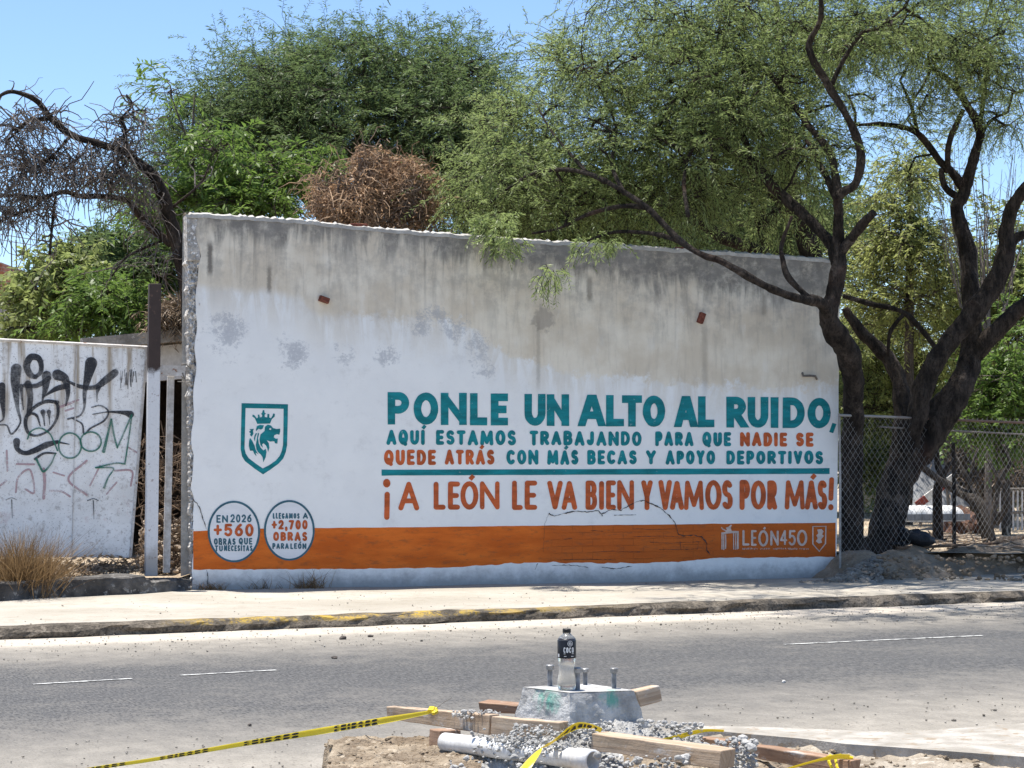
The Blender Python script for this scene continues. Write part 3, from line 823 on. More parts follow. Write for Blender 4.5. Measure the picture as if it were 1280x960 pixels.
k.poly([lp(*p) for p in [(1045, 140), (1090, 135), (1110, 160), (1095, 190), (1115, 205), (1085, 240), (1095, 275), (1060, 285), (1030, 260), (1050, 230), (1035, 200), (1055, 180)]])
k.build('shield_emblem', FADED, wall)

# cracks, with torn plaster lip and brick joint shade painted as dark strips
CRACK_SHADE = rough_mat('dark_crack_shade', (.035, .028, .024), (.10, .085, .075), 30, 90, .95, .3)
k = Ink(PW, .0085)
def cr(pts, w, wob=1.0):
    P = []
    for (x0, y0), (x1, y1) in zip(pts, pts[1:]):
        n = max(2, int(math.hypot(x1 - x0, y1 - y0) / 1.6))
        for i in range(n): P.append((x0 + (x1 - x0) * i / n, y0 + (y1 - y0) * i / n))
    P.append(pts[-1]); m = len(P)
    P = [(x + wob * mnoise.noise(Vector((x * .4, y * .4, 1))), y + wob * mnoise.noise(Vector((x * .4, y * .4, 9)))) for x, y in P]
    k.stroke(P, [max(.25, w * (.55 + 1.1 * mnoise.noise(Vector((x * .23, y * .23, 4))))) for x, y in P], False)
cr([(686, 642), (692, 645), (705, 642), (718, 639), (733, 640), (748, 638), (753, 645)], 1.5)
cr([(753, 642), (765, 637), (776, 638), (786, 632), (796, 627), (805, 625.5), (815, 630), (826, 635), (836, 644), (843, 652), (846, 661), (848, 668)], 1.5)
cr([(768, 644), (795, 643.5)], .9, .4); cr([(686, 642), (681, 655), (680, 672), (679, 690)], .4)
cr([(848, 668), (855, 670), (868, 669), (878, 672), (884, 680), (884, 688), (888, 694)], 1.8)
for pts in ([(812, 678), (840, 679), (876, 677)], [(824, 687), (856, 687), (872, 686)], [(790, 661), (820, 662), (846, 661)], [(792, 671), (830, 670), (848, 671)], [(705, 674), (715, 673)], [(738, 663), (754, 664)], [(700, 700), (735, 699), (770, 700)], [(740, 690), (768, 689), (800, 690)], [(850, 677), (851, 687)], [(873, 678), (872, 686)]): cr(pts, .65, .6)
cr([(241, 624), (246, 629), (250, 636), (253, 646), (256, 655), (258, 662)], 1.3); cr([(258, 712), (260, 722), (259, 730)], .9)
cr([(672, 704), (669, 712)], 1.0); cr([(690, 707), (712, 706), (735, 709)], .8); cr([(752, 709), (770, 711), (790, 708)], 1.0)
k.build('crack_and_lip_shade', CRACK_SHADE, wall)

# brick ends, a pipe bracket: fixed in the wall
BRICK = rough_mat('red_brick', (.14, .045, .032), (.26, .09, .06), 24, 80, .9, .6, .01, (.07, .035, .028), .55)
for x, y, w, h, ang, lab in ((405, 374.5, 13, 7, 18, None), (876.5, 397.5, 8, 14, 20, None)):
    m = MB(); c = W(x, y, .045); s = ppm(22.2)
    a = Matrix.Rotation(R(-ang), 3, WN)
    m.box(c, a @ (WU * (w / s / 2)), a @ (WN * .03), a @ (Vector((0, 0, h / s / 2))))
    o = m.build('brick_end', BRICK, wall)
    bv = o.modifiers.new('b', 'BEVEL'); bv.width = .006; bv.segments = 2
m = MB(); IRON = rough_mat('rusty_grey_iron', (.13, .12, .11), (.24, .21, .18), 20, 70, .7, .3)
m.tube([W(1003, 466, .03), W(1004, 470, .06), W(1012, 469.5, .07), W(1019, 470, .07), W(1021, 474, .04)], .013, 8)
m.build('pipe_bracket', IRON, wall)
# ================================================================= LEFT OF THE WALL: graffiti panel, posts, ledge, shed
PB = WA - WN * .22                              # plane of the panel, a little behind the wall's face
def PP(x, y, o=0.0): return W(x, y, o, PB)
ledge_z = LOTZ - .1
panel = thing('hoarding', 'white painted panel beside the wall, scrawled with black and green graffiti', 'hoarding', tuple(PP(60, 697)))
def panel_mat():
    M = Mat('dirty_white_panel', .75, .3); p = M.obj()
    _, _, z = M.sep(p)
    a = M.noise(p, 2.2, 6, .65); f = M.noise(p, 16, 5, .7); st = M.noise(M.map(p, (9, 9, .8)), 1, 5, .6); sc = M.noise(p, 60, 3, .7)
    c = M.mix(M.ss(a, .35, .65), (.74, .725, .70), (.88, .87, .85))
    c = M.mix(M.ss(f, .52, .68, 0, .7), c, (.40, .37, .345))
    c = M.mix(M.math('MULTIPLY', M.ss(st, .48, .66), M.ss(z, 1.35, 2.25)), c, (.40, .33, .25))
    c = M.mix(M.ss(sc, .62, .68, 0, .85), c, (.16, .13, .12))
    c = M.mix(M.ss(M.math('ADD', z, M.math('MULTIPLY', a, .4)), .78, .45, 0, .6), c, (.48, .455, .42))
    c = M.mix(M.math('MULTIPLY', M.ss(M.noise(p, 3.1, 6, .7), .58, .66, 0, .5), M.ss(z, 1.6, 1.2)), c, (.62, .50, .48))
    M.color(c); M.bump(M.math('ADD', f, a), .35, .01)
    return M.m
pmat = panel_mat()
v = []
cor = [(-140, 696), (164, 697), (184, 433), (-140, 417)]
m = MB(); q = [PP(x, y, 0) for x, y in cor]; bk = [p - WN * .05 for p in q]
m.add(q + bk, [(0, 1, 2, 3), (7, 6, 5, 4), (0, 4, 5, 1), (1, 5, 6, 2), (2, 6, 7, 3), (3, 7, 4, 0)])
m.build('sheet', pmat, panel)
FRM = rough_mat('rust_streaked_white_steel', (.50, .46, .42), (.70, .68, .66), 9, 50, .6, .25, .006, (.25, .14, .09), .6)
m = MB()
for (x0, y0), (x1, y1) in (((163, 697), (183.5, 434)), ((-140, 417.5), (184, 434))):
    a, b = PP(x0, y0, .012), PP(x1, y1, .012)
    m.tube([a, a.lerp(b, .5), b], .016, 4)
m.tube([PP(90, 697, .006), PP(96, 428, .006)], .006, 4)
m.build('edge_frame', FRM, panel)
def spray(name, c, lo):
    M = Mat(name, .7, .25); p = M.obj()
    a = M.noise(p, 5, 5, .65); f = M.noise(p, 55, 3, .7)
    tr = M.nt.nodes.new('ShaderNodeBsdfTransparent'); mx = M.nt.nodes.new('ShaderNodeMixShader')
    k = M.math('MULTIPLY', M.ss(M.math('ADD', M.math('MULTIPLY', a, .75), M.math('MULTIPLY', f, .35)), .36, .70, lo, 1), .96)
    M.color(c)
    sock(M.nt, mx, 0, k); M.nt.links.new(tr.outputs[0], mx.inputs[1]); M.nt.links.new(M.b.outputs[0], mx.inputs[2])
    M.nt.links.new(mx.outputs[0], M.nt.nodes['Material Output'].inputs[0])
    return M.m
SBLK, SGRN, SPNK = spray('black_spray', (.035, .036, .042), .45), spray('green_spray', (.03, .16, .11), .5), spray('faded_pink_spray', (.50, .33, .34), .15)
def q_(x, y): return (x / 4.8, 430 + y / 4.8)
def gstroke(k, pts, ws, per=8):
    n = len(pts); ws = ws if hasattr(ws, '__len__') else [ws] * n
    ws = [ws[min(len(ws) - 1, round(i * (len(ws) - 1) / max(1, n - 1)))] for i in range(n)]
    path, rad = smooth_path([((x, y, 0), w) for (x, y), w in zip(pts, ws)], per)
    k.stroke([q_(p.x, p.y) for p in path], [r / 4.8 for r in rad], True)
k = Ink(PP, .006)
for pts, ws in (
 ([(215, 200), (180, 182), (160, 130), (185, 80), (230, 85), (248, 130), (240, 175), (205, 200)], [24, 40, 42, 42, 36, 30, 26, 22]),
 ([(12, 250), (15, 340), (22, 440), (0, 468)], [40, 36, 12, 8]), ([(98, 150), (92, 230), (105, 380), (122, 470), (70, 540), (42, 490), (0, 485)], [66, 56, 22, 10, 12, 9, 9]),
 ([(128, 250), (132, 320), (141, 395)], [22, 14, 5]), ([(145, 250), (220, 250), (295, 205)], [24, 28, 30]), ([(168, 240), (182, 320), (172, 420)], [44, 36, 28]),
 ([(280, 190), (272, 265), (255, 338)], [58, 36, 10]), ([(345, 185), (390, 210), (408, 290), (395, 370)], [66, 50, 26, 8]), ([(270, 312), (335, 270), (400, 252)], [8, 30, 34]),
 ([(547, 115), (527, 200), (508, 290), (506, 380), (478, 430), (408, 450)], [74, 48, 26, 14, 10, 12]), ([(400, 220), (480, 255), (570, 260), (640, 212), (690, 172)], [12, 24, 28, 46, 44]),
 ([(590, 262), (582, 300), (582, 345)], [30, 12, 6]), ([(345, 350), (275, 345), (200, 385), (155, 450), (165, 525), (215, 550), (290, 520), (340, 450), (348, 380), (335, 350)], [22, 22, 20, 24, 20, 14, 14, 16, 20, 18]),
 ([(175, 412), (220, 430), (242, 492)], [18, 16, 8]), ([(258, 408), (262, 440), (268, 490)], [32, 12, 6]), ([(293, 408), (296, 440), (298, 482)], [28, 10, 6]),
 ([(550, 380), (605, 370), (650, 405), (625, 460), (545, 505), (505, 540), (492, 480), (435, 448)], [7, 9, 10, 12, 10, 12, 10, 8]), ([(555, 422), (650, 408), (740, 412), (782, 422)], [5, 9, 24, 44]),
 ([(100, 585), (105, 630), (150, 655), (210, 638), (280, 605), (345, 588)], [44, 28, 26, 34, 38, 22]), ([(210, 690), (265, 656), (335, 656)], [16, 14, 10]), ([(355, 590), (415, 602)], [12, 5])): gstroke(k, pts, ws)
for i in range(9):
    x = 725 + 11 * i; k.stroke([q_(x, 165 + random.uniform(-15, 15)), q_(x + random.uniform(-8, 8), 225 + random.uniform(0, 70))], random.uniform(.6, 1.4))
for x, y in ((70, 935), (560, 940)): gstroke(k, [(x - 35, y), (x, y - 12), (x + 30, y)], 5); gstroke(k, [(x, y), (x + 4, y + 110)], [7, 3])
k.build('graffiti', SBLK, panel, 'black spray-painted graffiti scrawl')
k = Ink(PP, .011)
for pts, ws in (([(165, 570), (185, 525), (240, 505), (295, 535), (325, 590), (345, 640)], 9), (arc(420, 610, 68, 76, 100, 460, 16), 10), (arc(545, 586, 62, 58, 100, 460, 16), 10),
 ([(622, 645), (645, 550), (668, 452)], [20, 14, 10]), ([(668, 452), (685, 550), (704, 622)], 11), ([(704, 622), (745, 530), (790, 425)], 10), ([(792, 425), (772, 570), (750, 715)], 9), ([(750, 720), (690, 716), (575, 742)], 9),
 ([(575, 742), (630, 742), (682, 748), (650, 800), (625, 862)], [10, 8, 8, 9, 14]), ([(218, 690), (240, 735), (262, 765), (305, 720), (332, 660)], [14, 12, 14, 10, 8])): gstroke(k, pts, ws)
k.build('graffiti', SGRN, panel, 'green spray-painted letters')
k = Ink(PP, .003)
for pts, ws in (([(360, 378), (420, 355), (472, 335)], [14, 18, 10]), ([(395, 400), (440, 385)], 12), ([(95, 890), (110, 800), (180, 755), (205, 890), (150, 870)], 12), ([(262, 750), (268, 830), (262, 925)], 18), ([(40, 640), (45, 760)], 12), ([(0, 850), (40, 820)], 12),
 ([(520, 700), (410, 810), (520, 905)], 13), ([(540, 850), (600, 730)], 10), ([(300, 880), (370, 885), (420, 915)], 12), ([(690, 760), (790, 762), (785, 850)], 12), ([(640, 900), (700, 830)], 10), ([(770, 620), (830, 655)], 10), ([(100, 720), (205, 722)], 12), ([(320, 770), (385, 790)], 10)): gstroke(k, pts, ws)
k.build('graffiti', SPNK, panel, 'faded pink graffiti strokes')

# posts
POST = Mat('white_post_rusty_top', .7, .3)
def post_mat():
    M = POST; p = M.obj(); _, _, z = M.sep(p); a = M.noise(p, 7, 5, .65); f = M.noise(p, 40, 4, .7)
    zz = M.math('ADD', z, M.math('MULTIPLY', M.math('SUBTRACT', a, .5), .35))
    c = M.mix(M.ss(f, .5, .75, 0, .5), (.66, .66, .67), (.40, .38, .37))
    c = M.mix(M.ss(zz, 2.32, 2.42), c, M.mix(a, (.030, .022, .020), (.075, .05, .042)))
    c = M.mix(M.ss(zz, .62, .42, 0, .7), c, (.28, .25, .22))
    c = M.mix(M.ss(M.noise(p, 19, 5, .7), .62, .68, 0, .8), c, (.20, .12, .085))
    M.color(c); M.bump(f, .3, .005)
post_mat()
def beam(name, label, cat, px0, py0, px1, py1, wpx, mat, back=0.0, depth=.08, group=None):
    a, b = W(px0, py0, -back), W(px1, py1, -back)
    h = wpx / ppm(a.y) / 2; ax = (b - a).normalized(); sx = WU * h; sy = WN * depth / 2
    m = MB(); n = 8
    m.hexa([a - sx - sy, a + sx - sy, a + sx + sy, a - sx + sy, b - sx - sy, b + sx - sy, b + sx + sy, b - sx + sy])
    o = m.build(name, mat)
    bv = o.modifiers.new('bevel', 'BEVEL'); bv.width = .006; bv.segments = 2
    return tag(o, label, cat, group) if label else o
beam('gate_post', 'thick square steel post, white below and rusty at the top, by the graffiti panel', 'post', 188.5, 720, 193.5, 355, 15, POST, .06, .11)
THIN = rough_mat('thin_pale_post', (.42, .39, .36), (.64, .63, .62), 8, 40, .7, .3, .006, (.2, .13, .09), .62)
pst = thing('narrow_gate', 'thin pale steel upright with a short white crossbar joining it to the wall', 'gate', tuple(W(209, 716, -.2)))
o = beam('upright', None, None, 208, 716, 213.5, 470, 8.5, THIN, .2, .05)
def adopt(o, root):
    off = Vector(o.location) - Vector(root['_org']); o.location = (0, 0, 0); o.data.transform(Matrix.Translation(off)); o.parent = root
adopt(o, pst)
m = MB(); a, b = W(199, 463, -.1), W(231, 464, -.1); hz = Vector((0, 0, 6.5 / ppm(21.3)))
m.box((a + b) / 2, (b - a) / 2, WN * .03, hz); m.build('crossbar', FRM, pst)
m = MB()
m.tube([W(226, 456, .01), W(232, 455, .02), W(236, 458, .03)], .008, 6); m.tube([W(228, 466, .02), W(231, 474, .03), W(226, 470, .02)], .008, 6); m.tube([W(222, 477, .01), W(240, 477.5, .03)], .005, 6)
m.build('hinge', IRON, pst)

# the low concrete ledge under panel and posts
LED = rough_mat('dark_mossy_concrete', (.055, .052, .05), (.17, .16, .15), 5, 40, .95, .8, .02, (.27, .26, .245), .57)
def ledge():
    f0, f1 = gp(-90, 757, .1), gp(239, 739, .1)
    t = (f1 - f0); t.z = 0; Ln = t.length; t.normalize(); n = Vector((-t.y, t.x, 0))
    def fn(u, v):
        p = f0 + t * (Ln * u); s = Ln * u
        px = -90 + 329 * u
        h = .185 if px < 178 else .12
        if 178 < px < 184: h = .15
        h *= 1 + .1 * mnoise.noise(Vector((s * 1.3, 0, 3)))
        prof = [(0, -.03), (.01, .5), (.015, .93), (.05, 1.0), (.30, 1.02), (.62, .95)]
        d, z = prof[round(v * 5)]
        nn = mnoise.fractal(Vector((s * 3, d * 5, z * 2)), 1, 2, 4)
        q = p + n * (d + .02 * nn); return (q.x, q.y, .1 + h * z + .018 * nn)
    vs, fs = grid(160, 5, fn)
    tag(obj('concrete_ledge', vs, fs, LED), 'low dark weathered concrete ledge running below the graffiti panel', 'ledge')
ledge()

# dry leaves, sticks, grass
def strands(n, base_fn, len_r, w, rng, up=.9, curl=.5, seg=3):
    """n thin curved blades as flat strips"""
    vs, fs, rn = [], [], []
    for i in range(n):
        b = Vector(base_fn()); d = Vector((rng.normal(), rng.normal(), up * 2)).normalized(); L = rng.uniform(*len_r); sd_ = d.cross(Vector((rng.normal(), rng.normal(), rng.normal()))).normalized()
        bend = Vector((rng.normal(), rng.normal(), -.3)) * curl
        k = len(vs)
        for j in range(seg + 1):
            t = j / seg; p = b + d * (L * t) + bend * (L * t * t * .5); ww = w * (1 - .85 * t)
            vs += [p - sd_ * ww, p + sd_ * ww]
        for j in range(seg): fs.append((k + 2 * j, k + 2 * j + 1, k + 2 * j + 3, k + 2 * j + 2)); rn.append(0)
        r = rng.random(); rn[-seg:] = [r] * seg
    return np.array([tuple(v) for v in vs]), fs, rn
def leaf_mat(name, ca, cb, trans=.35, cc=None):
    M = Mat(name, .7, .2); nt = M.nt
    at = M.n('Attribute', out='Fac', attribute_name='rnd')
    cl = M.noise(M.obj(), 1.3, 3, .5)
    c = M.mix(at, ca, cb)
    if cc: c = M.mix(M.ss(at, .86, .98, 0, .8), c, cc)
    c = M.mix(M.ss(cl, .35, .65, 0, .35), c, tuple(x * .6 for x in ca))
    d = M.n('BsdfDiffuse', {0: c}); t = M.n('BsdfTranslucent', {0: M.mix(.5, c, tuple(min(1, x * 1.6) for x in cb))})
    g = M.n('BsdfGlossy', {0: (.5, .5, .5, 1), 1: .45})
    mx = M.n('MixShader', {0: trans, 1: d, 2: t}); mx2 = M.n('MixShader', {0: .04, 1: mx, 2: g})
    nt.links.new(mx2, nt.nodes['Material Output'].inputs[0])
    return M.m
STRAW = leaf_mat('dry_straw', (.13, .078, .038), (.33, .22, .11), .25)
STICK = leaf_mat('dry_sticks', (.13, .09, .06), (.40, .31, .22), .05)
r1 = np.random.default_rng(3)
def tuft(name, label, px, py, wpx, n, lr, w=.0045, D=None, group=None, mat=None, curl=.5, z=.1):
    c = gp(px, py, z); rad = wpx / ppm(c.y) / 2
    vs, fs, rn = strands(n, lambda: (c.x + r1.normal() * rad * .55, c.y + r1.normal() * rad * .35 + .12, z), lr, w, r1, .9, curl)
    return tag(npobj(name, vs, fs, mat or STRAW, None, rn), label, 'dry grass', group)
tuft('dry_grass_clump', 'big tan clump of dry grass in front of the graffiti panel', 20, 749, 66, 2400, (.3, .82), .004, curl=.38)
tuft('dry_grass_clump', 'small reddish dry tuft at the foot of the two posts', 212, 739, 34, 160, (.06, .2), .005, curl=.9)
tuft('dry_grass_clump', 'sparse dry weed at the foot of the wall below the round notices', 385, 737, 34, 120, (.08, .28), .004, curl=.8)
tuft('dry_grass_clump', 'thin grey weeds at the wall foot under the gap between the two round notices', 325, 737, 60, 110, (.05, .2), .0035, curl=.8)
tuft('dry_grass_clump', 'scrap of dry weed by the broken left corner of the wall', 262, 739, 40, 130, (.05, .15), .004, curl=.9)
def litter(name, label, pxr, zfn, n, size, mat, back):
    vs, fs, rn = [], [], []
    for i in range(n):
        c = back(r1.random(), r1.random()); a = Vector((r1.normal(), r1.normal(), r1.normal() * .6)).normalized(); b = a.cross(Vector((r1.normal(), r1.normal(), r1.normal()))).normalized()
        L = r1.uniform(*size); k = len(vs); ww = L * r1.uniform(.12, .35)
        vs += [c - a * L, c + b * ww, c + a * L, c - b * ww]; fs.append((k, k + 1, k + 2, k + 3)); rn.append(r1.random())
    o = npobj(name, [tuple(v) for v in vs], fs, mat, None, rn); struct(o, 'stuff'); o['label'] = label; return o
f0, f1 = gp(-30, 753, .1), gp(200, 741, .1)
litter('leaf_litter', 'dead leaves and twigs lying along the ledge under the panel', None, None, 1500, (.02, .06), STICK, lambda a, b: f0.lerp(f1, a) + Vector((-.1, .42, 0)) + Vector((-WN.x, -WN.y, 0)) * (.22 * b) + Vector((0, 0, .19 + .13 * b * (.5 + r1.random()))))
# the tangle of sticks seen through the gap
def sticks():
    m = MB()
    for i in range(420):
        px, py = r1.uniform(176, 246), 720 - 170 * r1.random() ** 1.5
        c = dp(px, py, r1.uniform(22.0, 23.4)); 
        if c.z < .35: c.z = .35
        d = Vector((r1.normal(), r1.normal() * .5, r1.normal() * .9)).normalized() * r1.uniform(.06, .28)
        m.tube([c - d, c + Vector((r1.normal(), r1.normal(), r1.normal())) * .03, c + d], r1.uniform(.003, .008), 4, False)
    o = m.build('stick_pile', rough_mat('grey_tan_sticks', (.055, .038, .028), (.23, .165, .115), 8, 40, .9, .3))
    tag(o, 'heap of dry sticks behind the gap between the post and the wall', 'stick pile')
sticks()
# broken stone lying behind the gap
m = MB()
for i in range(320):
    px, py = r1.uniform(176, 244), 715 - 70 * r1.random() ** 2
    m.rock(dp(px, py, r1.uniform(21.9, 22.6)), r1.uniform(.012, .042))
tag(m.build('stone_heap', rough_mat('pale_rubble', (.20, .15, .11), (.48, .40, .32), 11, 50, .95, .5)), 'small heap of pale broken stone behind the thin post', 'rubble')

# the shed behind
shed = thing('shed', 'low shed with a thin grey slab roof showing above the graffiti panel', 'shed', tuple(gp(180, 640, .3)))
CONC = rough_mat('grey_roof_slab', (.20, .18, .155), (.36, .33, .29), 4, 30, .95, .5, .02, (.5, .47, .43), .6)
SHW = rough_mat('pale_shed_wall', (.42, .42, .43), (.56, .56, .57), 2, 20, .9, .2)
a, b = dp(100, 423, 24.5), dp(275, 407, 24.0); t = (b - a); n = Vector((0, 3.2, .15)); zz = Vector((0, 0, .14))
m = MB(); m.hexa([a - zz, b - zz, b + n - zz, a + n - zz, a, b, b + n, a + n]); m.build('roof', CONC, shed)
a2, b2 = a + Vector((.1, .45, -.14)), b + Vector((0, .45, -.14)); n2 = Vector((0, 2.5, 0)); dn = Vector((0, 0, -.42)); th = Vector((0, .12, 0))
m = MB(); m.hexa([a2 + dn, b2 + dn, b2 + th + dn, a2 + th + dn, a2, b2, b2 + th, a2 + th]); m.build('lintel', SHW, shed)
SHD = rough_mat('shade_brown_wall', (.045, .035, .028), (.11, .085, .065), 3, 30, .95, .4)  # shade inside the shed put into a dark wall colour
fl = Vector((0, 0, -2.5))
for p0, p1, nm in ((a2 + n2, b2 + n2, 'back_wall'), (a2, a2 + n2, 'side_wall'), (b2, b2 + n2, 'side_wall')):
    t_ = (p1 - p0).normalized(); w_ = Vector((-t_.y, t_.x, 0)) * .1
    m = MB(); m.hexa([p0 + fl, p1 + fl, p1 + w_ + fl, p0 + w_ + fl, p0, p1, p1 + w_, p0 + w_]); m.build(nm, SHD, shed)
# brick house at the far left
house = thing('brick_house', 'unplastered brick house corner with a grey block wall at the far left', 'house', tuple(dp(-60, 470, 34)))
m = MB(); a = dp(-120, 500, 34); b = dp(8, 500, 34); up = dp(8, 372, 34).z - a.z
m.hexa([a, b, b + Vector((0, 5, 0)), a + Vector((0, 5, 0))] + [p + Vector((0, 0, up)) for p in (a, b, b + Vector((0, 5, 0)), a + Vector((0, 5, 0)))])
m.build('wall', rough_mat('grey_block_wall', (.30, .28, .26), (.42, .4, .38), 3, 30), house)
def brickm():
    M = Mat('brick_courses', .9); br = M.nt.nodes.new('ShaderNodeTexBrick'); v = M.n('TexCoord', out='Object')
    x, y, z = M.sep(v); cv = M.nt.nodes.new('ShaderNodeCombineXYZ'); sock(M.nt, cv, 0, M.math('ADD', x, y)); sock(M.nt, cv, 1, z)
    sock(M.nt, br, 'Vector', cv.outputs[0]); sock(M.nt, br, 'Color1', (.30, .10, .055)); sock(M.nt, br, 'Color2', (.38, .15, .085)); sock(M.nt, br, 'Mortar', (.33, .28, .23)); sock(M.nt, br, 'Scale', 4.0)
    M.color(br.outputs[0]); return M.m
m = MB(); a = dp(-120, 372, 34); b = dp(5, 372, 34); hgt = dp(5, 328, 34).z - b.z
m.hexa([a, b + Vector((.1, 0, 0)), b + Vector((.1, 2, 0)), a + Vector((0, 2, 0)), a + Vector((0, 0, hgt)), b + Vector((-.05, 0, hgt)), b + Vector((-.05, 2, hgt)), a + Vector((0, 2, hgt))]); m.build('gable', brickm(), house)
for px in (16, 22):
    m = MB(); m.tube([dp(px, 420, 33), dp(px - 2, 300, 33)], .012, 5); tag(m.build('steel_rod', IRON), 'thin bare steel rod standing up beside the far brick house', 'rod', 'rods by the brick house')
# loose bricks on top of the wall
for px, py, ang, lab in ((448, 282, 3, 'loose red brick lying on top of the wall below the brown vine heap'), (853, 311, -12, 'loose red brick end on top of the wall beside the low dark branch')):
    c = W(px, py + 1.0, -.06); m = MB(); a = Matrix.Rotation(R(ang), 3, 'Z')
    m.box(c, a @ WU * .09, a @ WN * .05, (0, 0, .027)); o = m.build('brick', BRICK); bv = o.modifiers.new('b', 'BEVEL'); bv.width = .005; tag(o, lab, 'brick')

for i, (y0, y1) in enumerate(((276, 292), (284, 299), (291, 306))):
    m = MB(); a, b = dp(-260, y0 - 18, 52), dp(760, y1 + 30, 60); P = []
    for k in range(17):
        t_ = k / 16; P.append(a.lerp(b, t_) - Vector((0, 0, 1.1 * math.sin(math.pi * t_))) + Vector((0, 0, .5)))
    m.tube(P, .011, 5); tag(m.build('overhead_wire', IRON), 'thin overhead wire crossing low in the sky behind the dead tree', 'wire', 'overhead wires behind the trees')
def foot(D): return 570 + (EYE - LOTZ + .06) * F / D      # photo row of the yard's ground at distance D
# ================================================================= TREES
def bark(name, c1, c2, s=9):
    M = Mat(name, .9, .2); p = M.map(M.obj(), (1, 1, .35))
    a = M.noise(p, s, 6, .65); f = M.noise(p, s * 6, 4, .7); big = M.noise(M.obj(), 1.7, 3)
    c = M.mix(M.ss(a, .35, .65), c1, c2)
    c = M.mix(M.ss(f, .45, .7, 0, .75), c, tuple(x * .35 for x in c1)); c = M.mix(M.ss(M.noise(M.obj(), 4.3, 6, .7), .56, .70, 0, .7), c, tuple(x * 2.4 for x in c2))
    c = M.mix(M.ss(big, .55, .75, 0, .35), c, (.10, .045, .03))
    M.color(c); M.bump(M.math('ADD', a, f), 1.0, .06); return M.m
BARK = bark('dark_mesquite_bark', (.020, .0155, .013), (.085, .067, .055))
BARK2 = bark('grey_bark', (.06, .05, .042), (.16, .135, .115))
GBARK = bark('dead_grey_bark', (.17, .15, .135), (.36, .315, .285), 14)
def limbs_mesh(paths, name, mat, root, seg=10, rough=.16, per=5):
    m = MB(); nodes = []
    for pts in paths:
        P = [(dp(x, foot(D) if y in (640, 650) else y, D), r / ppm(D)) for x, y, D, r in pts]
        path, rad = smooth_path(P, per)
        rad = list(rad)
        m.tube(path, rad, seg, True, rough, 5.0)
        nodes += [tuple(p) for p in path]
    m.build(name, mat, root, True)
    return np.array(nodes)
def nrm(a): return a / np.maximum(1e-6, np.linalg.norm(a, axis=-1, keepdims=True))
def twig_arrays(P0, P1, P2, r0, r1):
    n = len(P0); t = nrm(P2 - P0); up = np.array([.21, .37, .9]); u = nrm(np.cross(t, up)); w = np.cross(t, u)
    V = np.empty((n, 3, 3, 3))
    for j, (P, r) in enumerate(((P0, r0), (P1, (r0 + r1) / 2), (P2, r1))):
        rr = np.broadcast_to(np.asarray(r, float).reshape(-1, 1), (n, 1))
        for k in range(3):
            a = 2.094 * k
            V[:, j, k] = P + (u * math.cos(a) + w * math.sin(a)) * rr
    Q = []
    base = np.arange(n)[:, None] * 9
    for j in range(2):
        for k in range(3):
            k2 = (k + 1) % 3
            Q.append(base + np.array([j * 3 + k, j * 3 + k2, (j + 1) * 3 + k2, (j + 1) * 3 + k]))
    return V.reshape(-1, 3), np.concatenate(Q)
def blob_samples(rg, blobs, n, fill=2.4):
    wts = np.array([b[2] * b[3] * (b[6] if len(b) > 6 else 1) for b in blobs], float); wts /= wts.sum()
    idx = rg.choice(len(blobs), n, p=wts); out = []; outd = []
    for i in idx:
        px, py, rx, ry, D, dD = blobs[i][:6]
        d = nrm(rg.normal(size=3)); k = rg.random() ** (1 / fill)
        p = dp(px + rx * d[0] * k, py + ry * d[2] * k, D + dD * d[1] * k)
        out.append(tuple(p)); outd.append(d * np.array([1, 1, -1]))
    return np.array(out), np.array(outd)
def fronds(rg, C, Dr, L, nf, flen, fwid, droop, bip=True):
    """feathery leaves on both sides of each twig; returns leaf quads, their random numbers and the twigs"""
    n = len(C); t = np.linspace(.12, 1, nf)[None, :, None]
    Lc = L[:, None, None]
    pos = C[:, None, :] + Dr[:, None, :] * Lc * t; pos[:, :, 2] -= (t[..., 0] ** 2) * droop * Lc[..., 0]
    side = nrm(np.cross(Dr, np.array([0, 0, 1.0]) + rg.normal(size=(n, 3)) * .45))[:, None, :]
    sgn = np.where(np.arange(nf) % 2 == 0, 1, -1)[None, :, None]
    fd = nrm(Dr[:, None, :] * .55 + side * sgn * .9 + np.array([0, 0, -.3]) * (droop + .4) + rg.normal(size=(n, nf, 3)) * .28)
    ln = flen * rg.uniform(.65, 1.25, size=(n, nf, 1)) * (1.1 - .45 * t)
    wv = nrm(np.cross(fd, np.array([0, 0, 1.0]) + rg.normal(size=(n, nf, 3)) * .7))
    wd = fwid * rg.uniform(.7, 1.3, size=(n, nf, 1)) / 2
    tip = pos + fd * ln; tip[..., 2] -= .12 * ln[..., 0]
    mid = pos + fd * ln * .5
    V = np.stack([pos, mid + wv * wd, tip, mid - wv * wd], axis=2).reshape(-1, 3)
    Q = np.arange(len(V)).reshape(-1, 4)
    rn = np.clip(np.repeat(rg.random(n), nf) * .6 + rg.random(n * nf) * .4, 0, 1)
    end = C + Dr * L[:, None]; end[:, 2] -= droop * L
    mp = C + Dr * L[:, None] * .5; mp[:, 2] -= droop * L * .25
    return V, Q, rn, (C, mp, end)
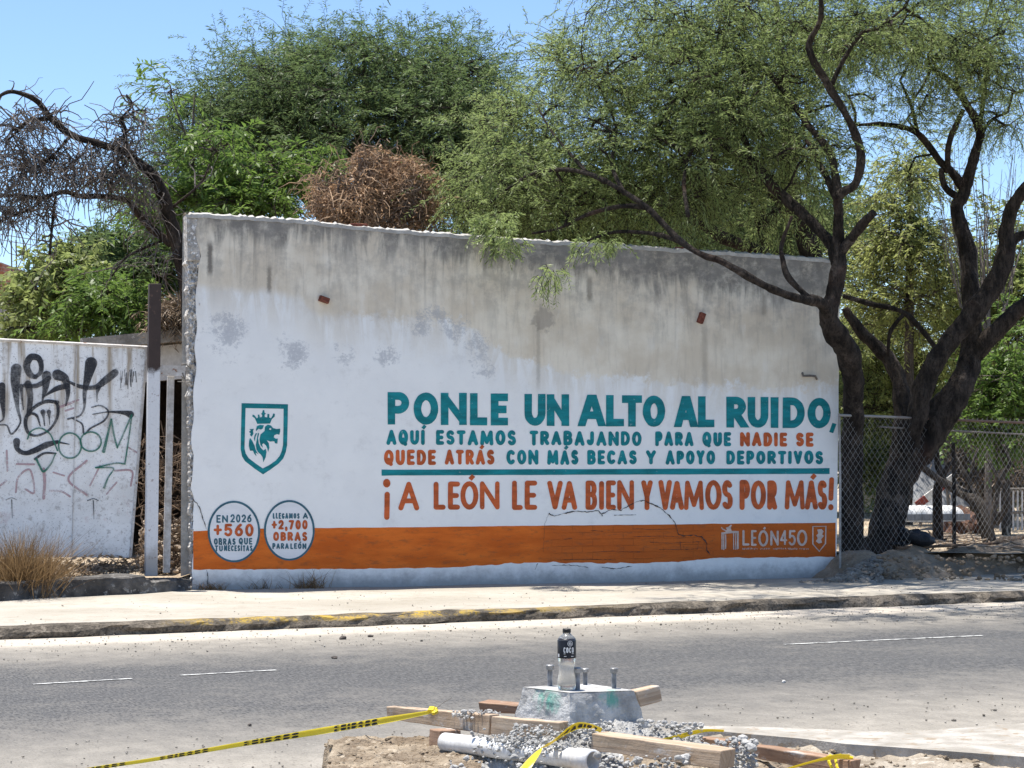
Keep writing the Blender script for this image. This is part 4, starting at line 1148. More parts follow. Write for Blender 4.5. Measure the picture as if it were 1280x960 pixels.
def crown(root, seed, blobs, nclump, nspray, leafm, barkm, nodes, flen=.10, fwid=.022, nf=14, L=(.3, .6), droop=.35, cr=.33, flat=.6, tw=.004, maxd=2.6, lname='crown', outw=.55, br=.012):
    rg = np.random.default_rng(seed)
    C, D0 = blob_samples(rg, blobs, nclump)
    n = nclump * nspray
    cs = np.repeat(C, nspray, 0); d0 = np.repeat(D0, nspray, 0)
    sz = np.repeat(rg.uniform(.6, 1.35, nclump), nspray)[:, None]
    off = rg.normal(size=(n, 3)) * cr * sz * np.array([1, 1, flat])
    cen = cs + off
    Dr = nrm(nrm(off) * .6 + d0 * outw + rg.normal(size=(n, 3)) * .4 + np.array([0, 0, .1 - .3 * droop]))
    V, Q, rn, (a, b, c) = fronds(rg, cen, Dr, rg.uniform(*L, n), nf, flen, fwid, droop)
    # each clump keeps its own tint
    tint = np.repeat(np.repeat(rg.random(nclump), nspray), nf)
    npobj(lname, V, Q, leafm, root, np.clip(rn * .45 + tint * .55, 0, 1))
    TV, TQ = twig_arrays(a, b, c, tw, tw * .35)
    if nodes is not None and len(nodes):
        # branches grow outward from the limbs, clump by clump, always from the nearest wood
        d2 = ((C[:, None, :] - nodes[None]) ** 2).sum(-1); j = d2.argmin(1); best = np.sqrt(d2[np.arange(nclump), j]); src = nodes[j].copy(); lev = np.zeros(nclump); plev = np.zeros(nclump)
        done = np.zeros(nclump, bool); A, B, lv = [], [], []
        for _ in range(nclump):
            i = int(np.where(done, 1e9, best).argmin())
            if best[i] > maxd: break
            done[i] = True; lev[i] = plev[i] + 1; A.append(src[i]); B.append(C[i]); lv.append(lev[i])
            dd = np.sqrt(((C - C[i]) ** 2).sum(1)) * 1.08
            m_ = (dd < best) & ~done; best[m_] = dd[m_]; src[m_] = C[i]; plev[m_] = lev[i]
        A, B = np.array(A), np.array(B); ln = np.linalg.norm(B - A, axis=1)[:, None]
        M_ = (A + B) / 2 + rg.normal(size=A.shape) * .11 * ln + np.array([0, 0, .05]) * ln
        rr = np.maximum(br * .86 ** (np.array(lv) - 1), .0045)
        V2, Q2 = twig_arrays(A, M_, B, rr, rr * .8)
        # from clump centre to a few of its sprays
        sel = rg.random(n) < .35
        A3, B3 = cs[sel], cen[sel]
        V3, Q3 = twig_arrays(A3, (A3 + B3) / 2 + rg.normal(size=A3.shape) * .04, B3, tw * 1.4, tw * .8)
        TQ = np.concatenate([TQ, Q2 + len(TV), Q3 + len(TV) + len(V2)]); TV = np.concatenate([TV, V2, V3])
    npobj('branches', TV, TQ, barkm, root)
    return C
MESQ = leaf_mat('mesquite_leaf', (.098, .150, .044), (.280, .345, .130), .50, (.36, .36, .16))
MESQ2 = leaf_mat('mesquite_leaf_deep', (.062, .108, .038), (.155, .215, .082), .46, (.24, .23, .085))
LIME = leaf_mat('bright_compound_leaf', (.085, .150, .032), (.165, .255, .055), .42, (.28, .29, .08))
YELG = leaf_mat('yellow_green_leaf', (.17, .20, .055), (.32, .35, .12), .55, (.38, .34, .13))
BACK = leaf_mat('background_leaf', (.13, .175, .05), (.26, .30, .105), .54, (.2, .2, .09))

# ---- the big mesquite at the right end of the wall
t = thing('mesquite_tree', 'big mesquite with dark leaning trunks and wide canopy at the right end of the wall', 'tree', tuple(dp(1090, 712, 24.4)))
TR = [
 [(1092, 735, 24.2, 34), (1094, 700, 24.3, 27), (1104, 650, 24.4, 22), (1120, 605, 24.5, 21), (1148, 560, 24.5, 21), (1176, 520, 24.5, 20), (1200, 485, 24.5, 17), (1213, 450, 24.6, 14), (1215, 400, 24.7, 12), (1213, 355, 24.8, 11), (1209, 310, 24.9, 10), (1196, 262, 25, 8), (1204, 244, 25, 8), (1211, 220, 25, 7), (1221, 184, 25, 6), (1225, 163, 25, 6), (1211, 135, 24.8, 5), (1189, 103, 24.6, 4), (1164, 85, 24.4, 3)],
 [(1072, 730, 24.0, 24), (1068, 690, 24.0, 19), (1066, 640, 23.9, 15), (1065, 580, 23.7, 13), (1066, 520, 23.5, 13), (1066, 480, 23.3, 13.5), (1061, 447, 23.1, 15), (1045, 415, 22.9, 15), (1036, 396, 22.8, 12), (1044, 360, 22.8, 10), (1049, 325, 22.8, 9.5), (1048, 300, 22.8, 8), (1048, 270, 22.7, 6.5), (1050, 245, 22.6, 6.5), (1070, 228, 22.5, 5.5), (1076, 191, 22.4, 5.5), (1062, 152, 22.3, 5), (1037, 110, 22.2, 5), (1016, 74, 22.1, 4.5), (1012, 53, 22.1, 4), (1026, 21, 22, 3.5), (1022, -30, 22, 3)],
 [(1036, 398, 22.8, 9), (1026, 378, 22.6, 7), (998, 373, 22.3, 5.5), (964, 361, 22.0, 5), (929, 342, 21.8, 5), (900, 326, 21.8, 4.4), (879, 319, 21.9, 4.2), (850, 301, 22.1, 4), (808, 259, 22.3, 3.6), (758, 227, 22.5, 3), (730, 216, 22.7, 2.2)],
 [(758, 227, 22.5, 4), (735, 217, 22.7, 3.4), (705, 212, 22.9, 2.8), (670, 216, 23.1, 2.2), (640, 232, 23.2, 1.6), (612, 255, 23.3, 1)], [(735, 217, 22.7, 3), (715, 195, 23, 2.2), (690, 165, 23.4, 1.6), (670, 130, 23.8, 1)], [(808, 259, 22.3, 3.6), (775, 258, 22.6, 3), (735, 268, 22.9, 2.4), (700, 285, 23.1, 1.8), (665, 292, 23.2, 1.2)], [(780, 242, 22.4, 3), (765, 205, 22.9, 2.4), (770, 160, 23.5, 1.8), (750, 110, 24, 1.2)], [(850, 301, 22.1, 3.4), (815, 292, 22.5, 2.6), (770, 290, 22.9, 2), (735, 300, 23, 1.4)], [(940, 200, 23.5, 4), (925, 150, 23.7, 3), (930, 100, 24, 2.2), (915, 50, 24.2, 1.4)], [(882, 162, 23.8, 2.6), (850, 175, 23.7, 2), (815, 170, 23.6, 1.4)], [(860, 270, 22.4, 3), (855, 225, 22.8, 2.4), (865, 180, 23.3, 1.8)],
 [(1010, 372, 22.4, 4), (985, 346, 22.4, 4), (978, 322, 22.5, 3.5), (977, 306, 22.6, 2.5), (990, 270, 22.6, 2)],
 [(1046, 330, 22.8, 8), (1040, 306, 22.9, 7.5), (1016, 280, 23, 7), (1000, 264, 23.1, 7), (966, 234, 23.3, 6.5), (938, 198, 23.5, 5.5), (915, 188, 23.6, 4), (880, 160, 23.8, 3), (850, 120, 24, 2)],
 [(1049, 247, 22.6, 5), (1037, 191, 22.9, 5), (1012, 159, 23.2, 4), (987, 124, 23.5, 3.5), (960, 90, 23.7, 2.5)],
 [(1046, 250, 22.8, 4), (1030, 215, 23, 4), (1008, 175, 23.2, 3)],
 [(1040, 105, 22.2, 3), (1055, 74, 22.2, 3), (1076, 43, 22.2, 2.5), (1100, 33, 22.2, 2), (1130, 10, 22.2, 1.5)],
 [(1050, 318, 22.8, 7), (1062, 301, 22.7, 6.5), (1078, 281, 22.6, 6), (1093, 265, 22.5, 5)],
 [(1124, 600, 24.6, 16), (1126, 550, 24.8, 12), (1127, 490, 24.9, 10), (1114, 453, 25, 9.5), (1094, 432, 25, 8.5), (1079, 418, 25, 7.5), (1064, 398, 25, 6), (1056, 385, 25, 4.5)],
 [(1132, 565, 24.3, 14), (1146, 520, 24.2, 13), (1156, 478, 24.2, 13), (1185, 430, 24.2, 12.5), (1217, 391, 24.2, 13), (1242, 356, 24.2, 13), (1258, 318, 24.2, 11), (1258, 285, 24.2, 9), (1268, 255, 24.1, 8), (1290, 225, 24, 7), (1320, 180, 24, 5)],
 [(1216, 448, 24.6, 11), (1244, 415, 24.5, 11), (1280, 383, 24.4, 10), (1330, 340, 24.3, 8), (1370, 250, 24.3, 6)],
 [(1250, 340, 24.2, 7), (1268, 300, 24.4, 6), (1290, 292, 24.4, 5)],
 [(1054, 370, 24.8, 3), (1089, 380, 24.8, 3.5), (1130, 391, 24.8, 3.5), (1163, 426, 24.8, 3.2), (1176, 448, 24.8, 3)],
 [(1130, 392, 24.8, 3), (1113, 415, 24.8, 2.6), (1110, 445, 24.9, 2)],
 [(1204, 235, 25, 6), (1190, 215, 25, 5), (1175, 202, 25, 5), (1147, 167, 25, 4), (1111, 156, 25, 3), (1069, 156, 25, 2)],
 [(1184, 215, 25, 4), (1187, 177, 24.8, 4), (1204, 137, 24.6, 3)], [(1147, 167, 25, 3), (1140, 135, 25, 2), (1125, 100, 25, 1.6)],
 [(1203, 250, 25, 5), (1182, 235, 25, 4.5), (1176, 210, 25, 3)],
 [(1212, 205, 25, 2.5), (1235, 155, 25, 2), (1260, 140, 25, 1.5)], [(1224, 165, 25, 3.4), (1231, 110, 25, 2.4), (1238, 70, 25, 1.8)], [(1194, 110, 24.6, 2.6), (1200, 75, 24.5, 2)],
]
nodes = limbs_mesh(TR, 'trunk', BARK, t, 14, .24, 7)
B1 = [(640, 200, 70, 80, 23.5, 1.3), (600, 250, 45, 55, 23.2, .9), (690, 250, 80, 55, 23.2, 1.4), (700, 120, 80, 70, 23.8, 1.4), (770, 70, 90, 60, 23.8, 1.6), (790, 170, 90, 80, 23.2, 1.8), (870, 120, 80, 70, 23.2, 1.8), (860, 210, 75, 60, 22.8, 1.3), (770, 250, 60, 40, 23.2, 1.2, .8), (860, 20, 90, 60, 23, 2), (950, 60, 80, 80, 23, 2.2), (950, 150, 70, 70, 23, 1.6, .8), (1010, 190, 70, 50, 23, 1.5, .7), (1060, 20, 110, 60, 22.5, 2.4), (1090, 110, 80, 60, 23, 2, .5), (1120, 190, 70, 45, 24, 1.6, .4), (1160, 50, 100, 60, 23.5, 2.4), (1250, 40, 90, 70, 23.5, 2.4), (1270, 130, 60, 50, 24, 2, .55), (1170, 120, 70, 50, 24, 1.8, .5), (960, 250, 60, 40, 24, 1.2, .45), (820, 275, 60, 30, 23.4, .8, .5), (1230, 190, 40, 26, 24.6, 1, .4),
      (980, -60, 260, 60, 22, 3.0, .32), (1250, -70, 200, 70, 23, 3, .3), (760, -20, 110, 40, 23, 2, .4), (1120, -120, 220, 60, 20.3, 1.6, .3), (1330, -60, 160, 60, 20.8, 1.6, .35), (930, -130, 160, 50, 20.6, 1.3, .25)]
B1 = [(b[0], b[1], b[2], b[3], b[4] + .9, min(b[5], 1.7), *b[6:]) for b in B1[:-6]] + [(*b[:6], b[6] * .9) for b in B1[-6:]] + [(900, -150, 190, 50, 20.2, 1.2, .28), (760, -110, 120, 40, 20.8, 1.0, .22)]
crown(t, 21, B1, 560, 19, MESQ, BARK, nodes, flen=.082, fwid=.0115, nf=18, L=(.18, .42), droop=.38, cr=.20, flat=.5, maxd=1.6, br=.02)
# a few sprigs hanging in front of the wall's top
tag_s = [(628, 302, 20, 8, 21.9, .3), (686, 338, 8, 12, 21.75, .1), (615, 285, 30, 16, 22, .4), (700, 312, 20, 5, 21.9, .2), (745, 300, 30, 8, 22, .3)]
crown(t, 22, tag_s, 22, 8, MESQ, BARK, None, flen=.08, fwid=.012, nf=16, cr=.07, L=(.08, .18), droop=.6, lname='sprig')

# ---- mesquite standing behind the wall
t2 = thing('mesquite_tree', 'dark mesquite whose limbs rise straight up from behind the right part of the wall', 'tree', tuple(dp(1015, 690, 27.5)))
TR2 = [[(1022, 690, 27.5, 16), (1020, 400, 27.5, 15), (1014, 325, 27.5, 14), (1000, 275, 27.5, 13), (988, 240, 27.5, 11), (984, 170, 27.6, 8), (982, 117, 27.7, 6), (975, 53, 27.8, 5), (970, 0, 28, 4)],
       [(1004, 290, 27.5, 11), (971, 243, 27.3, 10), (940, 214, 27.2, 9), (914, 193, 27, 7), (895, 160, 27, 5)],
       [(1012, 335, 27.5, 9), (960, 318, 27.2, 8), (911, 300, 27, 8), (885, 285, 27, 7), (861, 268, 27, 6), (850, 245, 27, 4)], [(880, 280, 27, 5), (876, 245, 27, 5), (870, 215, 27, 3)],
       [(960, 318, 27.6, 5), (946, 270, 27.8, 4.5), (938, 225, 28, 3)], [(965, 330, 27.4, 4), (956, 280, 27.4, 3.6), (950, 238, 27.4, 2.6)], [(975, 200, 27.6, 5), (1000, 170, 27.6, 4), (1010, 130, 27.6, 3)]]
nodes = limbs_mesh(TR2, 'trunk', BARK, t2, 10, .17)
crown(t2, 31, [(900, 80, 100, 70, 28, 1.6), (980, 60, 90, 70, 28, 1.6), (900, 200, 70, 60, 28, 1.4), (970, 160, 60, 60, 28, 1.4), (830, 240, 70, 50, 27.5, 1.2), (920, 285, 90, 28, 28.5, 1), (1010, 260, 40, 60, 28.5, 1, .7)], 140, 18, MESQ2, BARK, nodes, nf=17, flen=.10, fwid=.014, cr=.26, L=(.2, .45), droop=.35)

# ---- big mesquite behind the wall, centre left
t3 = thing('mesquite_tree', 'broad deep green mesquite rising behind the left half of the wall', 'tree', tuple(dp(440, foot(31), 31)))
TR3 = [[(440, 640, 31, 16), (436, 420, 31, 14), (430, 260, 31, 12), (415, 180, 31, 9), (400, 120, 31, 6), (390, 80, 31, 3)], [(436, 330, 31, 10), (490, 220, 31, 8), (540, 140, 31, 5), (570, 90, 31, 3)], [(430, 300, 31, 9), (350, 210, 31, 7), (290, 150, 31, 5), (240, 120, 31, 3)], [(425, 240, 31, 8), (455, 150, 31, 6), (455, 80, 31, 3), (450, 40, 31, 2)], [(520, 170, 31, 4), (590, 140, 31.2, 3), (620, 120, 31.3, 2)]]
nodes = limbs_mesh(TR3, 'trunk', BARK, t3, 8, .15)
crown(t3, 41, [(240, 140, 40, 35, 30.5, 1.2, .8), (300, 130, 60, 55, 31, 1.6), (290, 200, 60, 50, 31, 1.4), (360, 100, 60, 50, 31, 1.8), (355, 180, 70, 60, 30.5, 1.8), (430, 110, 70, 60, 31, 2), (455, 62, 40, 30, 31, 1.2, .9), (450, 180, 70, 50, 30.5, 1.8), (520, 90, 60, 50, 31, 1.8), (540, 160, 70, 60, 30.5, 1.8), (590, 100, 50, 45, 31, 1.5), (600, 180, 40, 60, 31, 1.4), (560, 230, 60, 50, 31, 1.3), (230, 190, 40, 30, 31, 1, .7), (210, 245, 40, 40, 31, 1, .6)], 420, 21, MESQ2, BARK, nodes, nf=17, flen=.11, fwid=.0165, cr=.32, L=(.25, .55), droop=.25, maxd=3.4)

# ---- brighter compound-leaved trees in front of it
def leafy(name, label, base, paths, blobs, seed, ncl, nsp=9, mat=LIME, bark_=BARK2, **kw):
    t = thing(name, label, 'tree', tuple(base))
    nd = limbs_mesh(paths, 'trunk', bark_, t, 7, .12)
    a = dict(flen=.14, fwid=.033, nf=11, L=(.15, .36), droop=.3, cr=.17, flat=.5, tw=.006, maxd=2.5); a.update(kw)
    crown(t, seed, blobs, ncl, nsp, mat, bark_, nd, **a); return t
leafy('ash_tree', 'bright green young tree with drooping leaflets just behind the left end of the wall', dp(250, foot(25.5), 25.5),
      [[(250, 640, 25.5, 6), (255, 400, 25.5, 5), (250, 280, 25.5, 4.5), (240, 200, 25.5, 2.4), (243, 120, 25.5, .8)], [(250, 300, 25.5, 4), (300, 230, 25.5, 3), (330, 200, 25.5, 2)], [(252, 330, 25.5, 4), (210, 260, 25.5, 3), (190, 230, 25.5, 2)], [(252, 320, 25.5, 4), (330, 280, 25.5, 3), (370, 230, 25.5, 2)], [(238, 185, 25.5, 1.6), (214, 120, 25.5, .8)]],
      [(205, 255, 26, 26, 25.5, .6), (260, 245, 34, 18, 25.5, .7), (272, 185, 26, 10, 25.3, .5), (228, 110, 26, 12, 25.5, .5, .45), (305, 250, 34, 22, 25.4, .7), (350, 215, 28, 12, 25.3, .5), (340, 258, 34, 16, 25.2, .5), (300, 130, 18, 6, 25.5, .4, .3), (240, 160, 26, 16, 25.5, .5, .15), (385, 205, 14, 10, 25.5, .4, .7)], 51, 92)
leafy('ash_tree', 'low bright green tree above the middle of the graffiti panel', dp(125, foot(26), 26),
      [[(125, 640, 26, 5), (124, 450, 26, 4), (126, 385, 26, 3), (128, 350, 26, 2)]], [(125, 365, 32, 16, 26, .5), (115, 385, 30, 14, 26, .5), (150, 375, 20, 20, 26, .5), (95, 412, 20, 10, 26, .4, .6)], 52, 46)
leafy('ash_tree', 'low green shrubby tree at the far left above the graffiti panel', dp(50, foot(27), 27),
      [[(52, 640, 27, 5), (52, 430, 27, 4), (47, 380, 27, 3), (42, 345, 27, 2)]], [(40, 345, 26, 14, 27, .6), (48, 385, 36, 22, 27, .6), (40, 410, 26, 14, 27, .5), (75, 330, 28, 10, 27, .5, .7), (85, 350, 25, 14, 27, .6)], 53, 60, mat=BACK, fwid=.05)
leafy('mesquite_shrub', 'dark green thicket between the panel and the dead drooping tree', dp(180, foot(28.5), 28.5),
      [[(180, 640, 28.5, 6), (178, 400, 28.5, 5), (170, 320, 28.5, 3)], [(178, 400, 28.5, 4), (215, 330, 28.5, 2)]], [(150, 320, 50, 30, 28.5, .8), (190, 350, 50, 40, 28.5, .8), (160, 385, 60, 30, 28.5, .8), (120, 340, 40, 30, 28.8, .8), (215, 300, 30, 30, 28.5, .7)], 54, 110, 16, mat=MESQ2, bark_=BARK, flen=.12, fwid=.03)

# ---- brown vine heap
def vines():
    t = thing('dry_vine_heap', 'heap of dead brown vines standing up behind the middle of the wall top', 'dead vine', tuple(dp(465, foot(24.3), 24.3)))
    rg = np.random.default_rng(61)
    m = MB()
    for pts in ([(455, 640, 24.3, 5), (455, 330, 24.3, 5), (462, 230, 24.3, 3), (470, 195, 24.3, 2)], [(500, 640, 24.3, 5), (505, 320, 24.3, 4), (500, 240, 24.3, 3)], [(425, 290, 24.1, 2.5), (422, 250, 24.1, 2), (424, 222, 24.1, 1.4)], [(405, 300, 24.2, 2.5), (400, 240, 24.2, 2), (392, 222, 24.2, 1.5)]):
        path, rad = smooth_path([(dp(x, y, D), r / ppm(D)) for x, y, D, r in pts]); m.tube(path, rad, 6, True)
    m.build('stem', GBARK, t)
    m = MB(); blobs = [(468, 212, 24, 30, 24.3, .35), (450, 255, 50, 36, 24.3, .5), (515, 240, 28, 40, 24.3, .4), (410, 252, 20, 30, 24.2, .3, .7), (480, 282, 50, 20, 24.3, .4, .7), (533, 262, 9, 36, 24.3, .25, .7), (452, 196, 12, 16, 24.3, .2, .8), (508, 206, 16, 10, 24.3, .2, .8), (398, 232, 10, 14, 24.2, .2, .6)]
    C, D0 = blob_samples(rg, blobs, 2600, 2.6)
    for c, d in zip(C, D0):
        c = Vector(c); v = Vector(np.cross(d, rg.normal(size=3))).normalized(); L = rg.uniform(.12, .5)
        P = []
        for k in range(5):
            P.append(c.copy()); v = (v + Vector(rg.normal(size=3)) * .55 + Vector((0, 0, -.28))).normalized(); c = c + v * (L / 4)
        m.tube(P, rg.uniform(.0025, .0062), 3, False)
    for i in range(170):
        c = dp(rg.uniform(395, 540), rg.uniform(215, 275), 24.3 + rg.normal() * .25); v = Vector((rg.normal() * .6, rg.normal() * .5, rg.uniform(.2, 1))).normalized(); P = []; L = rg.uniform(.3, .8)
        for k in range(6):
            P.append(c.copy()); v = (v + Vector(rg.normal(size=3)) * .4 + Vector((0, 0, -.16 * k))).normalized(); c = c + v * (L / 5)
        r = rg.uniform(.003, .008); m.tube(P, [r, r, r * .9, r * .8, r * .6, r * .4], 4, False)
    m.build('tangle', rough_mat('dead_vine_brown', (.13, .10, .08), (.52, .345, .21), 2.0, 30, .9, .2), t)
    Cc, Dd = blob_samples(rg, blobs, 900, 3.0)
    V, Q, rn, _ = fronds(rg, Cc, nrm(Dd + rg.normal(size=Dd.shape) * .6), rg.uniform(.1, .3, 900), 6, .07, .022, .8)
    npobj('dry_leaves', V, Q, leaf_mat('dead_vine_leaf', (.24, .15, .09), (.46, .30, .18), .35), t, rn)
vines()
# pale heap of dry stalks over the shed roof, by the wall's left end
leafy('dry_stalk_heap', 'small heap of dry tan stalks on the shed roof by the wall', dp(218, 412, 24.3), [[(218, 412, 24.3, 1.5), (216, 395, 24.3, 1)]], [(217, 395, 13, 13, 24.3, .2), (222, 388, 8, 10, 24.3, .15)], 55, 26, 10, mat=STICK, flen=.16, fwid=.012, cr=.09, L=(.06, .2), droop=.5)['category'] = 'dry stalks'

# ---- dead tree with hanging twigs at the left
def dead():
    t = thing('dead_tree', 'leafless dead tree with arching limbs and hanging grey twigs at the far left', 'dead tree', tuple(dp(240, foot(23.8), 23.8)))
    P = [[(244, 640, 23.8, 13), (240, 440, 23.8, 12), (233, 352, 23.8, 11), (222, 305, 23.8, 10), (211, 268, 23.7, 9), (200, 235, 23.6, 8), (186, 214, 23.5, 7), (170, 200, 23.5, 5), (150, 188, 23.4, 4.5), (118, 178, 23.3, 4.5), (88, 168, 23.2, 4.5), (64, 148, 23.1, 4), (48, 128, 23, 3.5), (30, 118, 22.9, 3), (10, 115, 22.8, 2.6), (-12, 128, 22.8, 2)],
         [(214, 305, 23.8, 6), (195, 290, 23.8, 5.5), (175, 270, 23.7, 5), (160, 252, 23.7, 4), (135, 246, 23.6, 3.6), (100, 245, 23.5, 3.6), (80, 240, 23.4, 3.4), (50, 247, 23.4, 2.6), (20, 244, 23.3, 2), (-20, 245, 23.3, 2)],
         [(158, 190, 23.4, 3), (155, 160, 23.4, 2.4), (150, 150, 23.4, 2), (165, 132, 23.4, 1.6), (158, 118, 23.4, 1)], [(150, 150, 23.4, 1.6), (172, 138, 23.4, 1.2), (185, 140, 23.4, .8)],
         [(60, 243, 23.4, 2), (40, 260, 23.3, 1.8), (0, 276, 23.2, 1.4)], [(66, 150, 23.1, 2), (40, 150, 23.0, 1.6), (10, 175, 22.9, 1.2)], [(90, 168, 23.2, 2), (60, 200, 23.2, 1.6), (30, 215, 23.2, 1.2)],
         [(70, 240, 23.4, 2), (66, 275, 23.3, 1.6), (62, 318, 23.3, 1.6)], [(160, 200, 23.5, 2), (140, 225, 23.4, 1.6), (140, 250, 23.4, 1)], [(64, 144, 23, 1.4), (36, 152, 22.9, 1.6), (14, 165, 22.8, 1)],
         [(212, 262, 23.7, 2), (250, 230, 23.7, 1.5), (262, 205, 23.7, 1)], [(205, 300, 23.8, 2), (160, 320, 23.7, 1.6), (140, 345, 23.6, 1)]]
    nd = limbs_mesh(P, 'trunk', BARK, t, 8, .2)
    rg = np.random.default_rng(71)
    pxs = [(40, 150, 50, 22, 23, .5), (25, 200, 45, 35, 23, .5), (85, 205, 55, 30, 23.2, .5), (150, 180, 40, 24, 23.4, .4), (130, 215, 40, 24, 23.4, .4), (30, 250, 40, 22, 23.3, .4), (165, 225, 26, 26, 23.5, .3), (60, 270, 30, 30, 23.3, .4, .35), (5, 260, 30, 30, 23.2, .4, .7), (165, 150, 30, 16, 23.4, .3, .5), (185, 260, 22, 40, 23.6, .3, .4), (200, 320, 30, 30, 23.6, .3, .3)]
    C, D0 = blob_samples(rg, pxs, 1250, 2.0)
    m = MB()
    for c, d in zip(C, D0):
        c = Vector(c); v = Vector((rg.normal(), rg.normal() * .7, rg.normal() * .7)).normalized(); L = rg.uniform(.15, .6)
        Pp = []
        for k in range(5):
            Pp.append(c.copy()); v = (v + Vector(rg.normal(size=3)) * .35 + Vector((0, 0, -.34))).normalized(); c = c + v * (L / 4)
        r = rg.uniform(.0035, .0085); m.tube(Pp, [r, r, r * .9, r * .8, r * .6], 3, False)
    for i in range(130):
        c = Vector(nd[rg.integers(20, len(nd))]); v = Vector((rg.normal(), rg.normal() * .6, rg.uniform(-.6, .7))).normalized(); P = []; L = rg.uniform(.25, .7)
        for k in range(6):
            P.append(c.copy()); v = (v + Vector(rg.normal(size=3)) * .45 + Vector((0, 0, -.10 * k))).normalized(); c = c + v * (L / 5)
        r = rg.uniform(.006, .013); m.tube(P, [r, r * .85, r * .7, r * .55, r * .4, r * .25], 5, False)
    m.build('hanging_twigs', GBARK, t)
    A = nd[rg.integers(0, len(nd), 260)]; j = ((C[:, None] - A[None, :120]) ** 2).sum(-1).argmin(1)
    B = C[::4]; A2 = nd[((B[:, None] - nd[None]) ** 2).sum(-1).argmin(1)]
    V, Q = twig_arrays(A2, (A2 + B) / 2 + rg.normal(size=B.shape) * .05, B, .008, .004)
    npobj('branches', V, Q, GBARK, t)
dead()

# ---- trees and thickets of the yard at the right
leafy('poplar_tree', 'upright yellow-green tree in the yard behind the fork of the big mesquite', dp(1135, foot(33), 33),
      [[(1135, 640, 33, 7), (1137, 400, 33, 6), (1138, 260, 33, 4), (1136, 200, 33, 2)]], [(1135, 220, 30, 34, 33, .8), (1120, 290, 40, 50, 33, .9), (1160, 310, 44, 50, 33, .9), (1135, 380, 60, 50, 33, 1)], 81, 120, 13, mat=YELG, flen=.11, fwid=.03, cr=.28, droop=.5)
leafy('mesquite_shrub', 'olive green thicket filling the yard between the mesquite trunks', dp(1150, foot(36), 36),
      [[(1150, 640, 36, 8), (1150, 480, 36, 6), (1120, 380, 36, 4)], [(1150, 520, 36, 6), (1190, 420, 36, 4)]], [(1090, 420, 40, 60, 36, 1), (1130, 450, 50, 50, 36, 1), (1180, 420, 50, 60, 36, 1.1), (1080, 350, 36, 50, 36, 1), (1170, 500, 60, 34, 36.5, 1), (1100, 500, 50, 40, 36.5, 1), (1195, 350, 36, 40, 36, 1, .8)], 82, 150, 14, mat=BACK, bark_=BARK, flen=.13, fwid=.028, cr=.36)
leafy('mesquite_shrub', 'light green leafy shrub at the far right edge beyond the fence', dp(1255, foot(29), 29),
      [[(1258, 650, 29, 6), (1255, 560, 29, 5), (1240, 500, 29, 3)], [(1255, 570, 29, 4), (1275, 500, 29, 3)]], [(1240, 500, 36, 28, 29, .7), (1270, 470, 36, 36, 29, .8), (1215, 525, 28, 18, 29, .6), (1262, 540, 30, 20, 29, .6), (1285, 420, 30, 40, 29, .7, .7)], 83, 90, 10, mat=LIME, flen=.11, fwid=.04, cr=.24)
leafy('mesquite_shrub', 'tall loose olive shrub beneath the bare twigs at the right edge', dp(1265, foot(34), 34),
      [[(1262, 650, 34, 6), (1258, 450, 34, 5), (1255, 330, 34, 3)]], [(1250, 300, 40, 40, 34, .9, .7), (1270, 360, 40, 50, 34, .9), (1245, 420, 44, 40, 34, .9), (1240, 350, 30, 40, 34, .9, .8)], 84, 90, 12, mat=BACK, bark_=BARK, flen=.14, fwid=.045, cr=.38)
leafy('mesquite_shrub', 'far dark green thicket low behind the right end of the wall', dp(1090, foot(40), 40),
      [[(1060, 650, 40, 8), (1060, 500, 40, 6), (1050, 400, 40, 3)], [(1220, 650, 40, 8), (1220, 560, 40, 6), (1230, 480, 40, 3)]], [(1070, 560, 70, 40, 40, 1), (1200, 570, 70, 36, 40, 1), (1260, 580, 60, 34, 40, 1), (1060, 470, 50, 60, 40, 1), (1230, 500, 60, 40, 40, 1)], 85, 170, 14, mat=BACK, bark_=BARK, flen=.2, fwid=.06, cr=.55)
leafy('mesquite_tree', 'far mesquite crown filling the gap behind the top of the wall centre', dp(720, foot(38), 38),
      [[(720, 650, 38, 10), (720, 400, 38, 8), (720, 280, 38, 5)], [(860, 650, 38, 10), (860, 380, 38, 7), (850, 260, 38, 4)]], [(640, 250, 50, 60, 37, 1.2), (700, 260, 70, 50, 38, 1.5), (800, 270, 80, 50, 38, 1.5), (900, 280, 80, 45, 38, 1.5), (1000, 290, 60, 45, 38, 1.4)], 86, 220, 18, mat=MESQ2, bark_=BARK, flen=.2, fwid=.05, cr=.55)
# bare upright twigs against the sky
def twigs():
    t = thing('bare_shrub', 'bare grey upright twigs against the sky between the two right-hand trunks', 'shrub', tuple(dp(1240, foot(31), 31)))
    m = MB()
    for i in range(46):
        x = r1.uniform(1155, 1290); y = r1.uniform(175, 290); b = dp(1235 + (x - 1235) * .55, 360 + r1.uniform(-10, 30), 31); e = dp(x, y, 31 + r1.normal() * .5)
        m.tube([b, b.lerp(e, .5) + Vector((r1.normal() * .06, 0, 0)), e], [.011, .007, .003], 4, False)
        for k in range(3):
            q = b.lerp(e, r1.uniform(.4, .95)); m.tube([q, q + Vector((r1.normal() * .15, 0, r1.uniform(.1, .35)))], [.004, .002], 3, False)
    m.build('twigs', GBARK, t)
    m = MB(); m.tube([dp(1235, foot(31), 31), dp(1236, 480, 31), dp(1235, 360, 31)], [.06, .045, .03], 7); m.tube([dp(1236, 420, 31), dp(1215, 370, 31)], [.03, .02], 6); m.tube([dp(1236, 430, 31), dp(1262, 370, 31)], [.03, .02], 6)
    m.build('stem', GBARK, t)
twigs()

